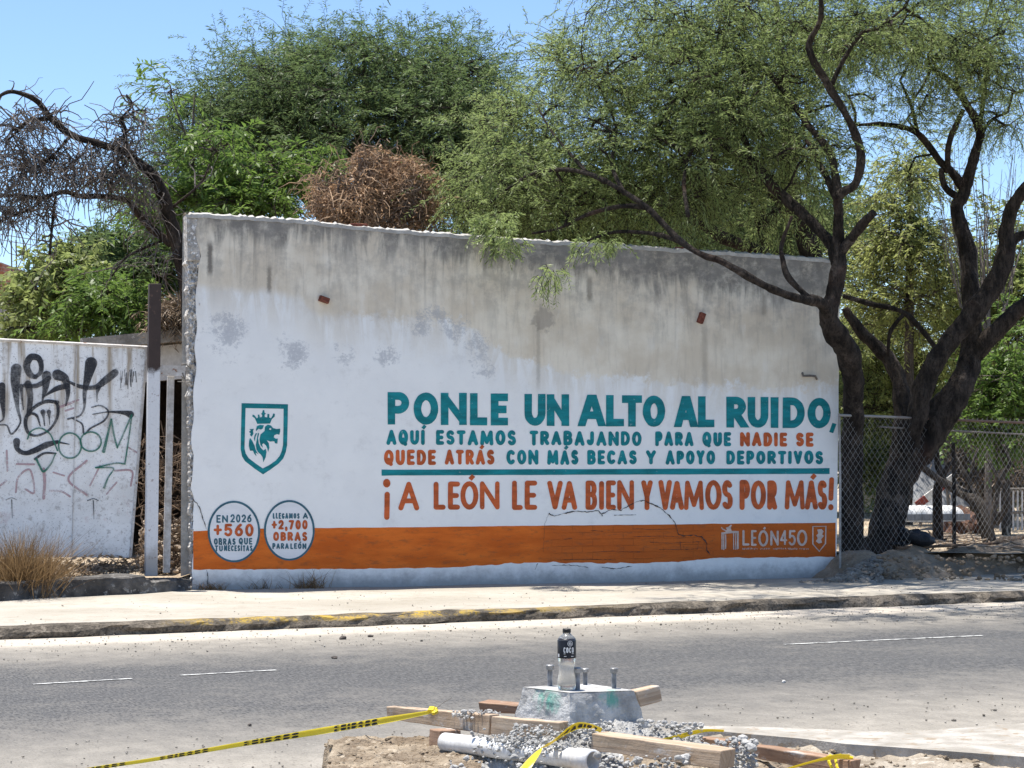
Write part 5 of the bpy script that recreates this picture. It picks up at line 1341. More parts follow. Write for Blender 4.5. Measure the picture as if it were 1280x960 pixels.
leafy('dry_brush', 'tangle of bare brown brush low behind the fence at the right edge', dp(1240, foot(32), 32), [[(1240, foot(32), 32, 3), (1238, 600, 32, 2)], [(1262, foot(32), 32, 3), (1270, 590, 32, 2)]], [(1225, 590, 30, 24, 32, .7), (1262, 585, 30, 26, 32, .7), (1200, 560, 24, 18, 32.5, .6), (1245, 545, 40, 18, 32.5, .6)], 87, 70, 14, mat=STICK, bark_=BARK2, nf=5, flen=.26, fwid=.012, cr=.22, L=(.2, .5))['category'] = 'brush'
leafy('mesquite_shrub', 'dark leafy thicket seen between the two big trunks above the fence', dp(1130, foot(38), 38), [[(1130, foot(38), 38, 5), (1128, 520, 38, 3)]], [(1110, 500, 40, 34, 38, .9), (1150, 540, 40, 26, 38, .9), (1195, 530, 30, 24, 38, .8)], 88, 90, 14, mat=MESQ2, bark_=BARK, flen=.15, fwid=.03, cr=.34)['category'] = 'shrub'
# ================================================================= RIGHT: FENCE, YARD THINGS
FA, FB = gp(1051, 697, LOTZ - .05), gp(1300, 684, LOTZ - .05)
FU = (FB - FA); FU.z = 0; FU.normalize(); FN = Vector((FU.y, -FU.x, 0)); FL = 4.2
fz0, fz1 = LOTZ - .02, dp(1053, 519, FA.y).z
fence = thing('chain_link_fence', 'grey chain-link fence with a rusty top rail running right from the end of the wall', 'fence', tuple(FA))
WIRE = rough_mat('galvanised_wire', (.24, .235, .22), (.40, .39, .375), 5, 60, .6, .1)
RAIL = Mat('rusting_rail', .65)
def railm():
    M = RAIL; p = M.obj(); x, _, _ = M.sep(p); a = M.noise(p, 6, 5, .65)
    c = M.mix(M.ss(M.math('ADD', x, M.math('MULTIPLY', a, .8)), 4.7, 5.3), (.27, .26, .245), M.mix(a, (.06, .035, .027), (.17, .10, .07)))
    M.color(c)
railm()
def fp(s, z, o=0.0): return FA + FU * s + FN * o + Vector((0, 0, z - FA.z))
def mesh_wire():
    A, B, Cc = [], [], []
    st = .098; H = fz1 - fz0; n = int((FL + H) / st)
    for i in range(n):
        for sgn, o in ((1, .004), (-1, -.004)):
            s0 = (i * st - H) if sgn > 0 else i * st
            pts = []
            # follow the diagonal in short kinked steps
            k = int(H / (st / 2))
            z = fz0; s = s0
            a0 = max(0, -s0) if sgn > 0 else max(0, s0 - FL)
            s_a, z_a = s0 + sgn * a0, fz0 + a0
            ln = min(H - a0, (FL - s_a) if sgn > 0 else s_a)
            if ln <= .02: continue
            segs = max(1, int(ln / .35))
            for q in range(segs):
                t0, t1 = ln * q / segs, ln * (q + 1) / segs
                def wob(s, z): return .025 * mnoise.noise(Vector((s * 1.3, z * 1.3, 4)))
                P = [fp(s_a + sgn * t, z_a + t, o + wob(s_a + sgn * t, z_a + t)) for t in (t0, (t0 + t1) / 2, t1)]
                A.append(tuple(P[0])); B.append(tuple(P[1])); Cc.append(tuple(P[2]))
    V, Q = twig_arrays(np.array(A), np.array(B), np.array(Cc), .0019, .0019)
    npobj('wire_mesh', V, Q, WIRE, fence)
mesh_wire()
m = MB(); m.tube([fp(0, fz1), fp(.7, fz1 - .005), fp(1.6, fz1 - .02), fp(FL, fz1 - .055)], .015, 8, True, .1); m.build('top_rail', RAIL, fence, True)
m = MB(); m.tube([fp(.85, fz1 - .12, -.1), fp(1.1, fz1 - .13, -.1), fp(FL, fz1 - .2, -.1)], .012, 6); m.build('wire_strand', IRON, fence)
for s, r, mt, zt in ((.01, .014, WIRE, fz1 + .02), (2.17, .024, BARK, fz1 - .30)):
    m = MB(); m.tube([fp(s, fz0 - .3, -.02), fp(s + .01, .5 * (fz0 + zt), -.02), fp(s + (.02 if r > .03 else 0), zt, -.02)], r, 8, True, .08); m.build('post', mt, fence)
m = MB(); m.tube([fp(1.0, fz0 + .05, .02), fp(1.6, fz0 + .045, .02), fp(FL, fz0 + .05, .02)], .018, 6, True, .2); m.build('bottom_rail', rough_mat('rusty_brown_pipe', (.10, .065, .045), (.22, .15, .10), 6), fence)

# rubble at the wall's right foot
m = MB(); RUB = rough_mat('grey_rubble', (.14, .125, .105), (.32, .295, .26), 7, 40, .95, .6, .02, (.46, .43, .39), .6)
for i in range(900):
    px = 1000 + 100 * r1.random() ** .7; k = r1.random()
    top = 726 - max(0, (px - 1028)) * .50 if px < 1090 else 690
    py = 729 - (729 - max(692, top)) * k
    q = gp(px, py, .1 + .3 * (729 - py) / 40); m.rock(q + Vector((0, -.05, -.01)), r1.uniform(.008, .03) * (1.9 if r1.random() < .12 else 1))
o = struct(m.build('rubble', RUB), 'stuff'); o['label'] = 'grey rubble spilled at the right foot of the wall'
# stones and clods on the bank
m = MB()
for i in range(170):
    px, py = r1.uniform(1095, 1290), r1.uniform(694, 726); m.rock(gp(px, py, .1 + .3 * (726 - py) / 34), r1.uniform(.01, .035))
o = struct(m.build('clods', dirt_mat), 'stuff'); o['label'] = 'clods and pebbles on the earth bank'

# bin bag
def bag():
    M = Mat('black_plastic_bag', .5, .3); p = M.obj(); a = M.noise(p, 14, 4, .6, 1.5)
    M.color(M.mix(a, (.008, .009, .012), (.02, .022, .028))); M.bump(a, .9, .03)
    c = gp(1145, 686, LOTZ) + Vector((0, -.12, .05)); s = ppm(c.y); vs, fs = [], []
    v, f = ICO[2]
    for q in v:
        k = 1 + .16 * mnoise.noise(q * 2.2) + .07 * mnoise.noise(q * 6)
        z = q.z; tilt = -.25 * q.x
        vs.append(c + Vector((q.x * 21 / s * k, q.y * 18 / s * k, max(-.02, (z * .75 + .62 + tilt) * 14 / s * k))))
    b = thing('rubbish_bag', 'full black plastic bag lying on the earth bank by the tree trunk', 'bag', tuple(c))
    obj('sack', vs, f, M.m, b, True)
    m = MB(); m.tube([c + Vector((-16 / s, -.05, 16 / s)), c + Vector((-20 / s, -.06, 21 / s)), c + Vector((-24 / s, -.08, 20 / s))], [.035, .018, .03], 7, True, .3); m.build('knot', M.m, b)
    m = MB()
    for i in range(3): m.rock(c + Vector(((-30 + 6 * i) / s, -.05, .02)), .045, .5)
    tag(m.build('plastic_scrap', M.m), 'scrap of black plastic between the tree trunk and the black bag', 'plastic')
bag()
# pale bolster of sacks / tarpaulin lying in the yard
WTARP = rough_mat('white_tarpaulin', (.62, .62, .63), (.78, .78, .79), 3, 25, .6, .3)
def roll():
    g = thing('tarpaulin_roll', 'long white tarpaulin-covered pile lying in the sunny yard behind the fence', 'tarpaulin', tuple(dp(1150, 652, 29)))
    a, b = dp(1113, 652, 29), dp(1192, 651, 30.2); t = (b - a); L = t.length; t.normalize(); n = Vector((-t.y, t.x, 0)); h = 20 / ppm(29)
    def fn(u, v):
        an = math.pi * (v * 1.02 - .01); k = 1 + .06 * mnoise.noise(Vector((u * 9, v * 4, 0)))
        e = min(1, u * 14, (1 - u) * 14) ** .5
        return a + t * (L * u) - n * (.26 * math.cos(an) * k * (.6 + .4 * e)) + Vector((0, 0, h * max(0, math.sin(an)) ** .6 * k * (.55 + .45 * e)))
    vs, fs = grid(48, 16, fn); obj('cover', vs, fs, WTARP, g, True)
    m = MB()
    for i in range(9):
        q = a + t * (L * (i + .5) / 9) - n * .275; m.box(q + Vector((0, 0, h * .28)), t * (L / 20), n * .012, (0, 0, h * .2))
    m.build('grey_stripe', rough_mat('grey_stripe', (.20, .21, .23), (.3, .31, .33), 4), g)
roll()
# leaning pale sheet and red-and-white barrier bar
GS = rough_mat('grey_metal_sheet', (.22, .225, .235), (.36, .365, .37), 2, 20, .7, .2)
def sheet():
    q = [dp(1140, 640, 31), dp(1212, 633, 31.4), dp(1190, 590, 31.9), dp(1166, 562, 32.0), dp(1143, 588, 31.6)]
    q = [Vector(p) for p in q]; bk = [p + Vector((.02, .06, 0)) for p in q]; n = len(q)
    m = MB(); m.add(q + bk, [tuple(range(n)), tuple(range(2 * n - 1, n - 1, -1))] + [(i, n + i, n + (i + 1) % n, (i + 1) % n) for i in range(n)])
    tag(m.build('metal_sheet', GS), 'grey metal sheet leaning up behind the small trunk in the yard', 'metal sheet')
    g = thing('barrier_bar', 'slanting red and white barrier bar by the small trunk in the yard', 'barrier', tuple(dp(1155, 632, 30.6)))
    RD = rough_mat('faded_red_paint', (.16, .035, .03), (.26, .07, .055), 6); WH = rough_mat('barrier_white', (.62, .6, .57), (.78, .76, .73), 6)
    a, b = dp(1146, 632, 30.6), dp(1193, 596, 30.6)
    for i in range(4):
        p0, p1 = a.lerp(b, i / 4), a.lerp(b, (i + 1) / 4); ax = (p1 - p0) / 2; up = Vector((-ax.z, 0, ax.x)).normalized() * .055
        m = MB(); m.box((p0 + p1) / 2, ax, (0, .03, 0), up); m.build('red_section' if i % 2 == 0 else 'white_section', RD if i % 2 == 0 else WH, g)
    m = MB(); m.tube([a + Vector((.05, 0, -.3)), a + Vector((.1, 0, .1))], .025, 6); m.tube([dp(1186, 640, 30.6), dp(1184, 604, 30.6)], .025, 6); m.build('stand', IRON, g)
sheet()
# grey wall and brown heap further back
m = MB(); a, b = dp(1050, 600, 42), dp(1118, 600, 42); m.box((a + b) / 2 + Vector((0, 0, -.1)), (b - a) / 2, (0, .1, 0), (0, 0, 1.3)); tag(m.build('garden_wall', SHW), 'pale grey wall far behind the main mesquite trunk', 'wall')
m = MB(); a, b = dp(1205, 540, 46), dp(1310, 540, 46); m.box((a + b) / 2 + Vector((0, 0, -.6)), (b - a) / 2, (0, .1, 0), (0, 0, 1.5)); tag(m.build('garden_wall', rough_mat('dull_brown_wall', (.13, .11, .095), (.22, .19, .165), 2)), 'brown wall at the far back of the yard on the right', 'wall')  # plain dull brown wall colour
def heap():
    v, f = ICO[2]; c = gp(1205, 652, LOTZ); c = Vector((c.x, 31.0, LOTZ)); c = dp(1207, foot(31) - 2, 30.5); s = ppm(30.5); vs = []
    for q in v: k = 1 + .3 * mnoise.noise(q * 2.5); vs.append(c + Vector((q.x * 25 / s * k, q.y * .4 * k, max(-.03, q.z * 24 / s * k * (1 - .3 * q.x) + .05))))
    tag(obj('brown_heap', vs, f, rough_mat('rusty_brown_scrap', (.085, .045, .032), (.19, .11, .08), 5, 30, .9, .8, .04)), 'heap of reddish brown scrap right of the white tarpaulin pile', 'heap')
heap()
# small trunk with roots, fallen limb
t = thing('small_tree', 'short dark leaning trunk with bare crooked branches in the yard behind the white tarpaulin', 'tree', tuple(dp(1178, foot(27), 27)))
nodes = limbs_mesh([[(1176, foot(27) + 2, 27, 11), (1173, 640, 27, 7), (1172, 615, 27, 6), (1178, 600, 27, 6), (1172, 580, 27, 4), (1171, 560, 27, 3.6), (1176, 530, 27, 3), (1170, 500, 27, 2)], [(1178, foot(27), 27, 7), (1190, foot(27) + 1, 26.8, 4), (1198, foot(27) + 3, 26.6, 2)], [(1176, 600, 27, 4), (1190, 575, 27, 3), (1205, 566, 27, 2)]], 'trunk', BARK, t, 9, .15)
l = thing('fallen_limb', 'thick fallen limb slanting down to the ground at the right of the yard', 'dead limb', tuple(dp(1245, foot(26.5), 26.5)))
limbs_mesh([[(1148, 580, 27, 3.5), (1170, 597, 26.9, 5), (1195, 612, 26.8, 6.5), (1222, 630, 26.6, 8.5), (1240, 650, 26.5, 9), (1252, foot(26.5) - 3, 26.4, 8), (1275, foot(26.5) - 6, 26.3, 7), (1300, foot(26.5) - 5, 26.3, 6)]], 'stem', BARK2, l, 9, .2)
limbs_mesh([[(1235, 640, 26.5, 4), (1250, 600, 26.5, 3.4), (1262, 580, 26.5, 2.6), (1254, 555, 26.5, 2)], [(1250, 600, 26.5, 2.6), (1235, 575, 26.5, 2)], [(1245, 655, 26.5, 4), (1258, 630, 26.4, 3.6), (1254, 600, 26.4, 2.6)], [(1210, 622, 26.7, 2.5), (1215, 585, 26.7, 2), (1222, 560, 26.8, 1.4)], [(1225, 630, 26.6, 3), (1200, 580, 26.7, 2), (1188, 555, 26.8, 1.4)]], 'branch', BARK2, l, 7, .2)
m = MB()
for i in range(130):
    px, py = r1.uniform(1120, 1290), foot(r1.uniform(24.9, 29)); c = gp(px, py, LOTZ - .04); d = Vector((r1.normal(), r1.normal(), r1.normal() * .2)).normalized() * r1.uniform(.05, .3)
    m.tube([c - d + Vector((0, 0, .03)), c + Vector((0, 0, .05)), c + d + Vector((0, 0, .03))], r1.uniform(.005, .014), 4)
o = struct(m.build('fallen_twigs', rough_mat('pale_twigs', (.2, .15, .11), (.42, .35, .28), 8)), 'stuff'); o['label'] = 'twigs scattered on the yard ground'
# far railing
g = thing('railing', 'short white metal railing far back at the right edge of the yard', 'railing', tuple(dp(1262, foot(31), 31)))
m = MB()
for y in (612, 641): m.tube([dp(1246, y, 31), dp(1300, y - 1, 31)], .025, 6)
m.build('rail', IRON, g)
for i in range(9):
    m = MB(); m.tube([dp(1250 + 5.5 * i, foot(31), 31), dp(1250 + 5.5 * i, 612, 31)], .014, 6); m.build('baluster', WTARP, g)
# ================================================================= FOREGROUND: FOOTING, TIMBER, PIPE, TAPE
HUE = rough_mat('dug_earth', (.185, .142, .10), (.38, .31, .225), 6, 45, .95, .9, .03, (.42, .355, .27), .58)
def mound():
    def h(x, y):
        px = 640 + x / y * F
        e = lambda a, b, v: max(0, min(1, (v - a) / (b - a)))
        s = lambda t: t * t * (3 - 2 * t)
        left = s(e(398, 412, px + 6 * mnoise.noise(Vector((x * 9, y * 9, 0))))); right = s(1 - e(900, 1080, px)) 
        far = s(1 - e(8.55, 9.35, y + .15 * mnoise.noise(Vector((x * 3, y * 3, 2)))))
        z = .332 * left * far * (.45 + .55 * right)
        # the low gap left of the pipe
        z -= .12 * s(e(560, 600, px)) * s(1 - e(620, 700, px)) * s(1 - e(7.6, 8.0, y)) * left
        # heap of mortar round the footing
        z += .09 * math.exp(-(((x - .23) / .34) ** 2 + ((y - 8.15) / .30) ** 2))
        z += (.028 * fbm(x, y, 5) + .012 * fbm(x, y, 19)) * left * far
        return z - .012
    n, mm = 260, 170
    def fn(u, v):
        y = 6.2 + 3.9 * v; x = -1.05 + 3.9 * u; return (x, y, h(x, y))
    vs, fs = grid(n, mm, fn)
    o = obj('dirt_mound', vs, fs, HUE, None, True); struct(o); return h
mh = mound()
# near side: pale slab and its kerb edge on the right
PALE = rough_mat('pale_cement_slab', (.30, .275, .235), (.46, .43, .385), 5, 40, .95, .6, .01, (.27, .22, .165), .56)
def slab():
    top = [(868, 907), (940, 908), (1010, 911), (1130, 915), (1280, 904), (1420, 900), (1420, 960), (1280, 946), (1120, 934), (1058, 930), (1000, 923), (930, 917), (872, 911)]
    zt = .17; q = [gp(x, y, zt) for x, y in top]; n = len(q); bt = [p - Vector((0, 0, .24)) for p in q]
    m = MB(); m.add(q + bt, [tuple(range(n))] + [(i, (i + 1) % n, n + (i + 1) % n, n + i) for i in range(n)])
    o = m.build('island_kerb', PALE); struct(o)
slab()
PALESOIL = rough_mat('pale_dusty_soil', (.26, .215, .16), (.44, .385, .31), 5, 45, .95, .9, .03, (.50, .45, .38), .56)
def soil():
    vs, fs = grid(90, 30, lambda u, v: (lambda x, y: (x, y, .125 + .035 * fbm(x, y, 3) + .018 * fbm(x, y, 14)))(.9 + 3.2 * u, 8.2 + 1.75 * v - .0 * u))
    struct(obj('island_soil', vs, fs, PALESOIL, None, True))
soil()

# footing
CEM = Mat('raw_cement', .9)
def cem():
    M = CEM; p = M.obj(); a = M.noise(p, 9, 6, .65); f = M.noise(p, 70, 4, .7); st = M.noise(M.map(p, (30, 30, 5)), 1, 4, .6)
    c = M.mix(M.ss(a, .35, .65), (.30, .295, .285), (.55, .54, .52)); c = M.mix(M.ss(st, .5, .7, 0, .5), c, (.66, .65, .63)); c = M.mix(M.ss(f, .58, .72, 0, .6), c, (.16, .155, .15))
    for (x, y, r) in ((683, 879, 22), (764, 874, 17), (790, 868, 6)):
        q = dp(x, y, 8.1); d = M.n('VectorMath', {0: M.map(p, (1, .25, 1)), 1: (q.x, q.y * .25, q.z)}, out=1, operation='DISTANCE'); rr = r / ppm(8.1)
        k = M.math('MULTIPLY', M.ss(M.math('ADD', d, M.math('MULTIPLY', M.math('SUBTRACT', M.noise(p, 22, 4, .7), .5), rr * 1.5)), rr, rr * .3), M.ss(st, .34, .56))
        c = M.mix(M.math('MULTIPLY', k, .75), c, (.05, .36, .27))
    M.color(c); M.bump(M.math('ADD', a, f), .7, .012)
cem()
ft = thing('concrete_footing', 'raw concrete lamp-post footing with tapered sides, green paint marks and four anchor bolts', 'footing', tuple(gp(715, 905, .38)))
ZT = .565
def footing():
    T = [gp(654, 859.5, ZT), gp(712, 866.5, ZT), gp(793, 863.5, ZT), gp(734, 855.2, ZT)]
    c = sum(T, Vector()) / 4; zb = ZT - .125
    Bq = [dp(643, 897, T[0].y), dp(712, 903, T[1].y - .03), dp(806, 893, T[2].y + .01)]
    Bq = [Vector((p.x, p.y, zb)) for p in Bq]; Bq.append(Bq[0] + Bq[2] - Bq[1])
    n = 14
    def face(P0, P1, Q1, Q0, m):
        def fn(u, v):
            a = P0.lerp(P1, u); b = Q0.lerp(Q1, u); q = a.lerp(b, v)
            w = .006 * mnoise.noise(q * 14) + .003 * mnoise.noise(q * 45); d = Vector((q.x - c.x, q.y - c.y, 0)).normalized(); return q + d * w
        vs, fs = grid(n * 2, n, fn); m.add(vs, fs)
    m = MB()
    for i in range(4): face(T[i], T[(i + 1) % 4], Bq[(i + 1) % 4], Bq[i], m)
    vs, fs = grid(n, n, lambda u, v: T[0].lerp(T[1], u).lerp(T[3].lerp(T[2], u), v) + Vector((0, 0, .0022))); m.add(vs, fs)
    m.build('pedestal', CEM, ft)
    # lip of the slab it was cast on
    m = MB(); k = 1.02; lo = [c + (p - c) * 1.06 for p in Bq]
    P = [Vector((p.x, p.y, zb + .006)) for p in lo]; Qq = [Vector((p.x, p.y, zb - .022)) for p in [c + (p - c) * 1.09 for p in Bq]]
    for i in range(4): face(P[i], P[(i + 1) % 4], Qq[(i + 1) % 4], Qq[i], m)
    vs, fs = grid(8, 8, lambda u, v: P[0].lerp(P[1], u).lerp(P[3].lerp(P[2], u), v)); m.add(vs, fs)
    m.build('base_lip', CEM, ft)
    STEEL = rough_mat('galvanised_bolt', (.24, .24, .24), (.46, .46, .46), 30, 120, .5, .3, .002, (.2, .15, .12), .62)
    STEEL.node_tree.nodes['Principled BSDF'].inputs['Metallic'].default_value = .6
    for px, yb, yt, r in ((687.5, 857.5, 831, 3.3), (722, 862.5, 834.5, 3.4), (731.5, 856, 835.5, 3.0), (767.5, 860.5, 835, 3.2)):
        b = gp(px, yb, ZT + .002); s = ppm(b.y); H = (yb - yt) / s; rr = r / s
        prof = [(rr, -.01)]
        k = 16
        for i in range(k): prof += [(rr, H * .76 * i / k), (rr * .88, H * .76 * (i + .5) / k)]
        prof += [(rr, H * .76), (rr * 1.5, H * .77), (rr * 1.58, H * .96), (rr * 1.3, H)]
        m = MB(); m.lathe((b.x, b.y, b.z), prof, 12); m.build('anchor_bolt', STEEL, ft)
footing()

# bottle
def bottle():
    b = gp(708.5, 862, ZT + .003); s = ppm(b.y); H = 75.5 / s
    t = thing('drink_bottle', 'plastic drink bottle with black label and cap standing on the concrete footing', 'bottle', tuple(b))
    def P(l): return [(r / s, z / s) for r, z in l]
    M = Mat('cloudy_plastic', .18, .5); M.b.inputs['Transmission Weight'].default_value = .82; M.b.inputs['IOR'].default_value = 1.2
    p = M.obj(); a = M.noise(p, 40, 4, .7); _, _, z = M.sep(p)
    M.color(M.mix(M.ss(z, b.z + .02, b.z + .10), M.mix(a, (.70, .69, .64), (.86, .85, .81)), (.86, .87, .86)))
    body = [(9, 0), (11.2, 1.5), (12, 6), (11.8, 12), (10.4, 19), (9.7, 24), (10.1, 32), (10.8, 38), (11.4, 40), (11.4, 62), (9.5, 65.5), (6.2, 68), (4.6, 69.5), (4.6, 72)]
    m = MB(); m.lathe(tuple(b), P(body), 28); m.build('body', M.m, t, True)
    m = MB(); m.lathe(tuple(b), P([(5.0, 70.6), (5.2, 71), (5.2, 75), (4.6, 75.5)]), 20); m.build('cap', rough_mat('black_cap', (.02, .02, .02), (.035, .035, .035), 20, 50, .45, .1), t)
    LB = rough_mat('black_label', (.012, .013, .02), (.022, .024, .034), 20, 60, .35, .1)
    m = MB(); m.lathe(tuple(b), P([(11.65, 39.5), (11.7, 41), (11.7, 61), (10.7, 63.8)]), 28); lab = m.build('label', LB, t, True)
    WHT = rough_mat('label_print', (.68, .68, .68), (.8, .8, .8), 20, 60, .4, .05)
    def cyl(x, y, o):   # label print wraps round the bottle
        an = x / 11.7; r = (11.85 + o * s) / s
        return Vector((b.x + r * math.sin(an), b.y - r * math.cos(an), b.z + (yb_ - y) / s))
    yb_ = 0
    k = Ink(cyl, .0002)
    k.stroke(arc(4.0, -58.0, 3.1, 3.1, 0, 360, 24), .6); k.stroke([(2.4, -58), (5.6, -58)] + arc(4, -58, 1.6, 1.6, 0, 300, 12), .7)
    k.word('COCO', -4.4, 8.6, lambda x: (-53.5, -46.5), 1.25, gap=.2, jit=0)
    k.stroke([(-4, -45.4), (8.4, -45.4)], .7, False); k.stroke([(-3.5, -42.2), (8, -42.2)], .8, False); k.stroke([(-14, -43), (-10.6, -43)], 4, False)
    sub('label_print', k.v, k.f, WHT, lab)
bottle()

# timber
WOOD = Mat('weathered_timber', .85)
def woodm(M, a_, b_, dark):
    v = M.n('UVMap', out='UV'); g = M.noise(M.map(v, (2, 60, 1)), 1.0, 5, .6, .5); b = M.noise(M.map(v, (3, 9, 1)), 1.3, 5, .65); f = M.noise(v, 40, 4, .7)
    c = M.mix(M.ss(g, .3, .7), a_, b_); c = M.mix(M.ss(b, .48, .7, 0, .65), c, dark); c = M.mix(M.ss(f, .6, .75, 0, .5), c, (.50, .47, .43)); c = M.mix(M.ss(M.noise(M.map(v, (1, 2.5, 1)), 4, 6, .75), .55, .66, 0, .75), c, (.52, .50, .47)); c = M.mix(M.ss(M.noise(M.map(v, (1, 3, 1), (5, 2, 0)), 2.2, 5, .7), .56, .68, 0, .6), c, (.12, .085, .06))
    M.color(c); M.bump(M.math('ADD', g, f), .5, .004)
woodm(WOOD, (.33, .235, .155), (.52, .405, .295), (.22, .16, .115))
WOODR = Mat('reddish_timber', .85); woodm(WOODR, (.23, .135, .085), (.37, .245, .165), (.13, .085, .06))
def plank(label, TL, TR, BL, BR, D0, D1, thick, mat=WOOD, nm='timber_board'):
    """front face by its four corners; the board goes 'thick' metres back"""
    a, b = dp(*TL, D0), dp(*TR, D1); c, d = dp(*BL, D0), dp(*BR, D1)
    back = (b - a).cross(a - c); back.normalize()
    if back.y < 0: back = -back
    back = (back + Vector((0, 0, -back.z))).normalized() * thick
    L = (b - a).length; H = (a - c).length; n = 26; vs, uv, fs = [], [], []
    ring = lambda t: [c.lerp(d, t), a.lerp(b, t), a.lerp(b, t) + back, c.lerp(d, t) + back]
    per = [0, H, H + thick, 2 * H + thick]
    off = random.random() * 9
    for i in range(n + 1):
        t = i / n
        for k, q in enumerate(ring(t)):
            w = .0035 * Vector((mnoise.noise(q * 9 + Vector((k, 0, 0))), mnoise.noise(q * 9 + Vector((0, k, 5))), mnoise.noise(q * 11 + Vector((k * 3, 0, 9)))))
            vs.append(q + w); uv.append((t * L + off, per[k] + off))
    for i in range(n):
        for k in range(4): fs.append((4 * i + k, 4 * i + (k + 1) % 4, 4 * i + 4 + (k + 1) % 4, 4 * i + 4 + k))
    fs += [(3, 2, 1, 0), (4 * n, 4 * n + 1, 4 * n + 2, 4 * n + 3)]
    o = obj(nm, vs, fs, mat, uv=uv); bv = o.modifiers.new('bevel', 'BEVEL'); bv.width = .004; bv.segments = 2; bv.limit_method = 'ANGLE'
    return tag(o, label, 'board', 'loose timber boards round the footing')
plank('long tan timber board on the left with the yellow tape tied to it', (482.5, 883), (612.5, 893.5), (484, 898.5), (611, 918.5), 8.9, 8.15, .045)
plank('mortar-splashed timber board in line with the long left one, below the footing', (614.5, 896), (700, 903), (613.5, 919), (699, 928), 8.13, 7.85, .045)
plank('short dark timber block propping up the long left board', (536.5, 911), (549.5, 913.5), (536, 932), (549, 936), 8.35, 8.2, .09, WOODR)
plank('short timber end sticking out at the left behind the footing', (598, 877.5), (646, 882), (600, 890), (645, 893), 8.62, 8.55, .10, WOODR)
plank('pale timber end sticking up at the right behind the footing', (794, 864), (825.5, 857.5), (801, 884), (828, 875.5), 8.4, 8.5, .05)
plank('front tan timber board at the right with its cut end showing', (740, 917), (902, 938.5), (738.5, 938), (899, 962), 7.75, 7.35, .09)
plank('reddish timber board at the right with yellow tape tied round its end', (872, 921.5), (1064, 951), (880, 934), (1061, 972), 8.3, 7.7, .06, WOODR)

# pipe
PVC = rough_mat('white_pvc', (.66, .64, .61), (.80, .79, .77), 9, 60, .5, .15, .004, (.45, .42, .39), .62)
def pipe():
    t = thing('pvc_pipe', 'long white plastic pipe lying under the boards with its open end to the right', 'pipe', tuple(gp(640, 960, .3)))
    a, b = dp(556, 927.5, 8.15), dp(741, 951, 7.5); ax = (b - a).normalized(); r = .037; ri = .032
    u = ax.cross(Vector((0, 0, 1))).normalized(); w = u.cross(ax); seg = 28; m = MB(); vs = []; rows = []
    path = [(a, r), (a.lerp(b, .3), r), (a.lerp(b, .7), r), (b, r), (b + ax * .001, r - .001), (b + ax * .001, ri + .001), (b, ri), (b - ax * .5, ri), (b - ax * .5, .001)]
    path = [(a, .001)] + path
    for p, rr in path:
        for k in range(seg): vs.append(p + (u * math.cos(6.2832 * k / seg) + w * math.sin(6.2832 * k / seg)) * rr)
    fs = [(i * seg + k, i * seg + (k + 1) % seg, (i + 1) * seg + (k + 1) % seg, (i + 1) * seg + k) for i in range(len(path) - 1) for k in range(seg)]
    m.add(vs, fs); m.build('tube', PVC, t, True)
    m = MB(); rows = []; vs = []
    a2, b2 = b - ax * .085, b + ax * .002
    for p, rr in ((a2, r + .0005), (a2 + ax * .004, r + .004), (b2, r + .004), (b2 + ax * .001, ri + .001)):
        for k in range(seg): vs.append(p + (u * math.cos(6.2832 * k / seg) + w * math.sin(6.2832 * k / seg)) * rr)
    m.add(vs, [(i * seg + k, i * seg + (k + 1) % seg, (i + 1) * seg + (k + 1) % seg, (i + 1) * seg + k) for i in range(3) for k in range(seg)])
    m.build('socket_end', PVC, t, True)
    return a, b, ax
pa, pb, pax = pipe()

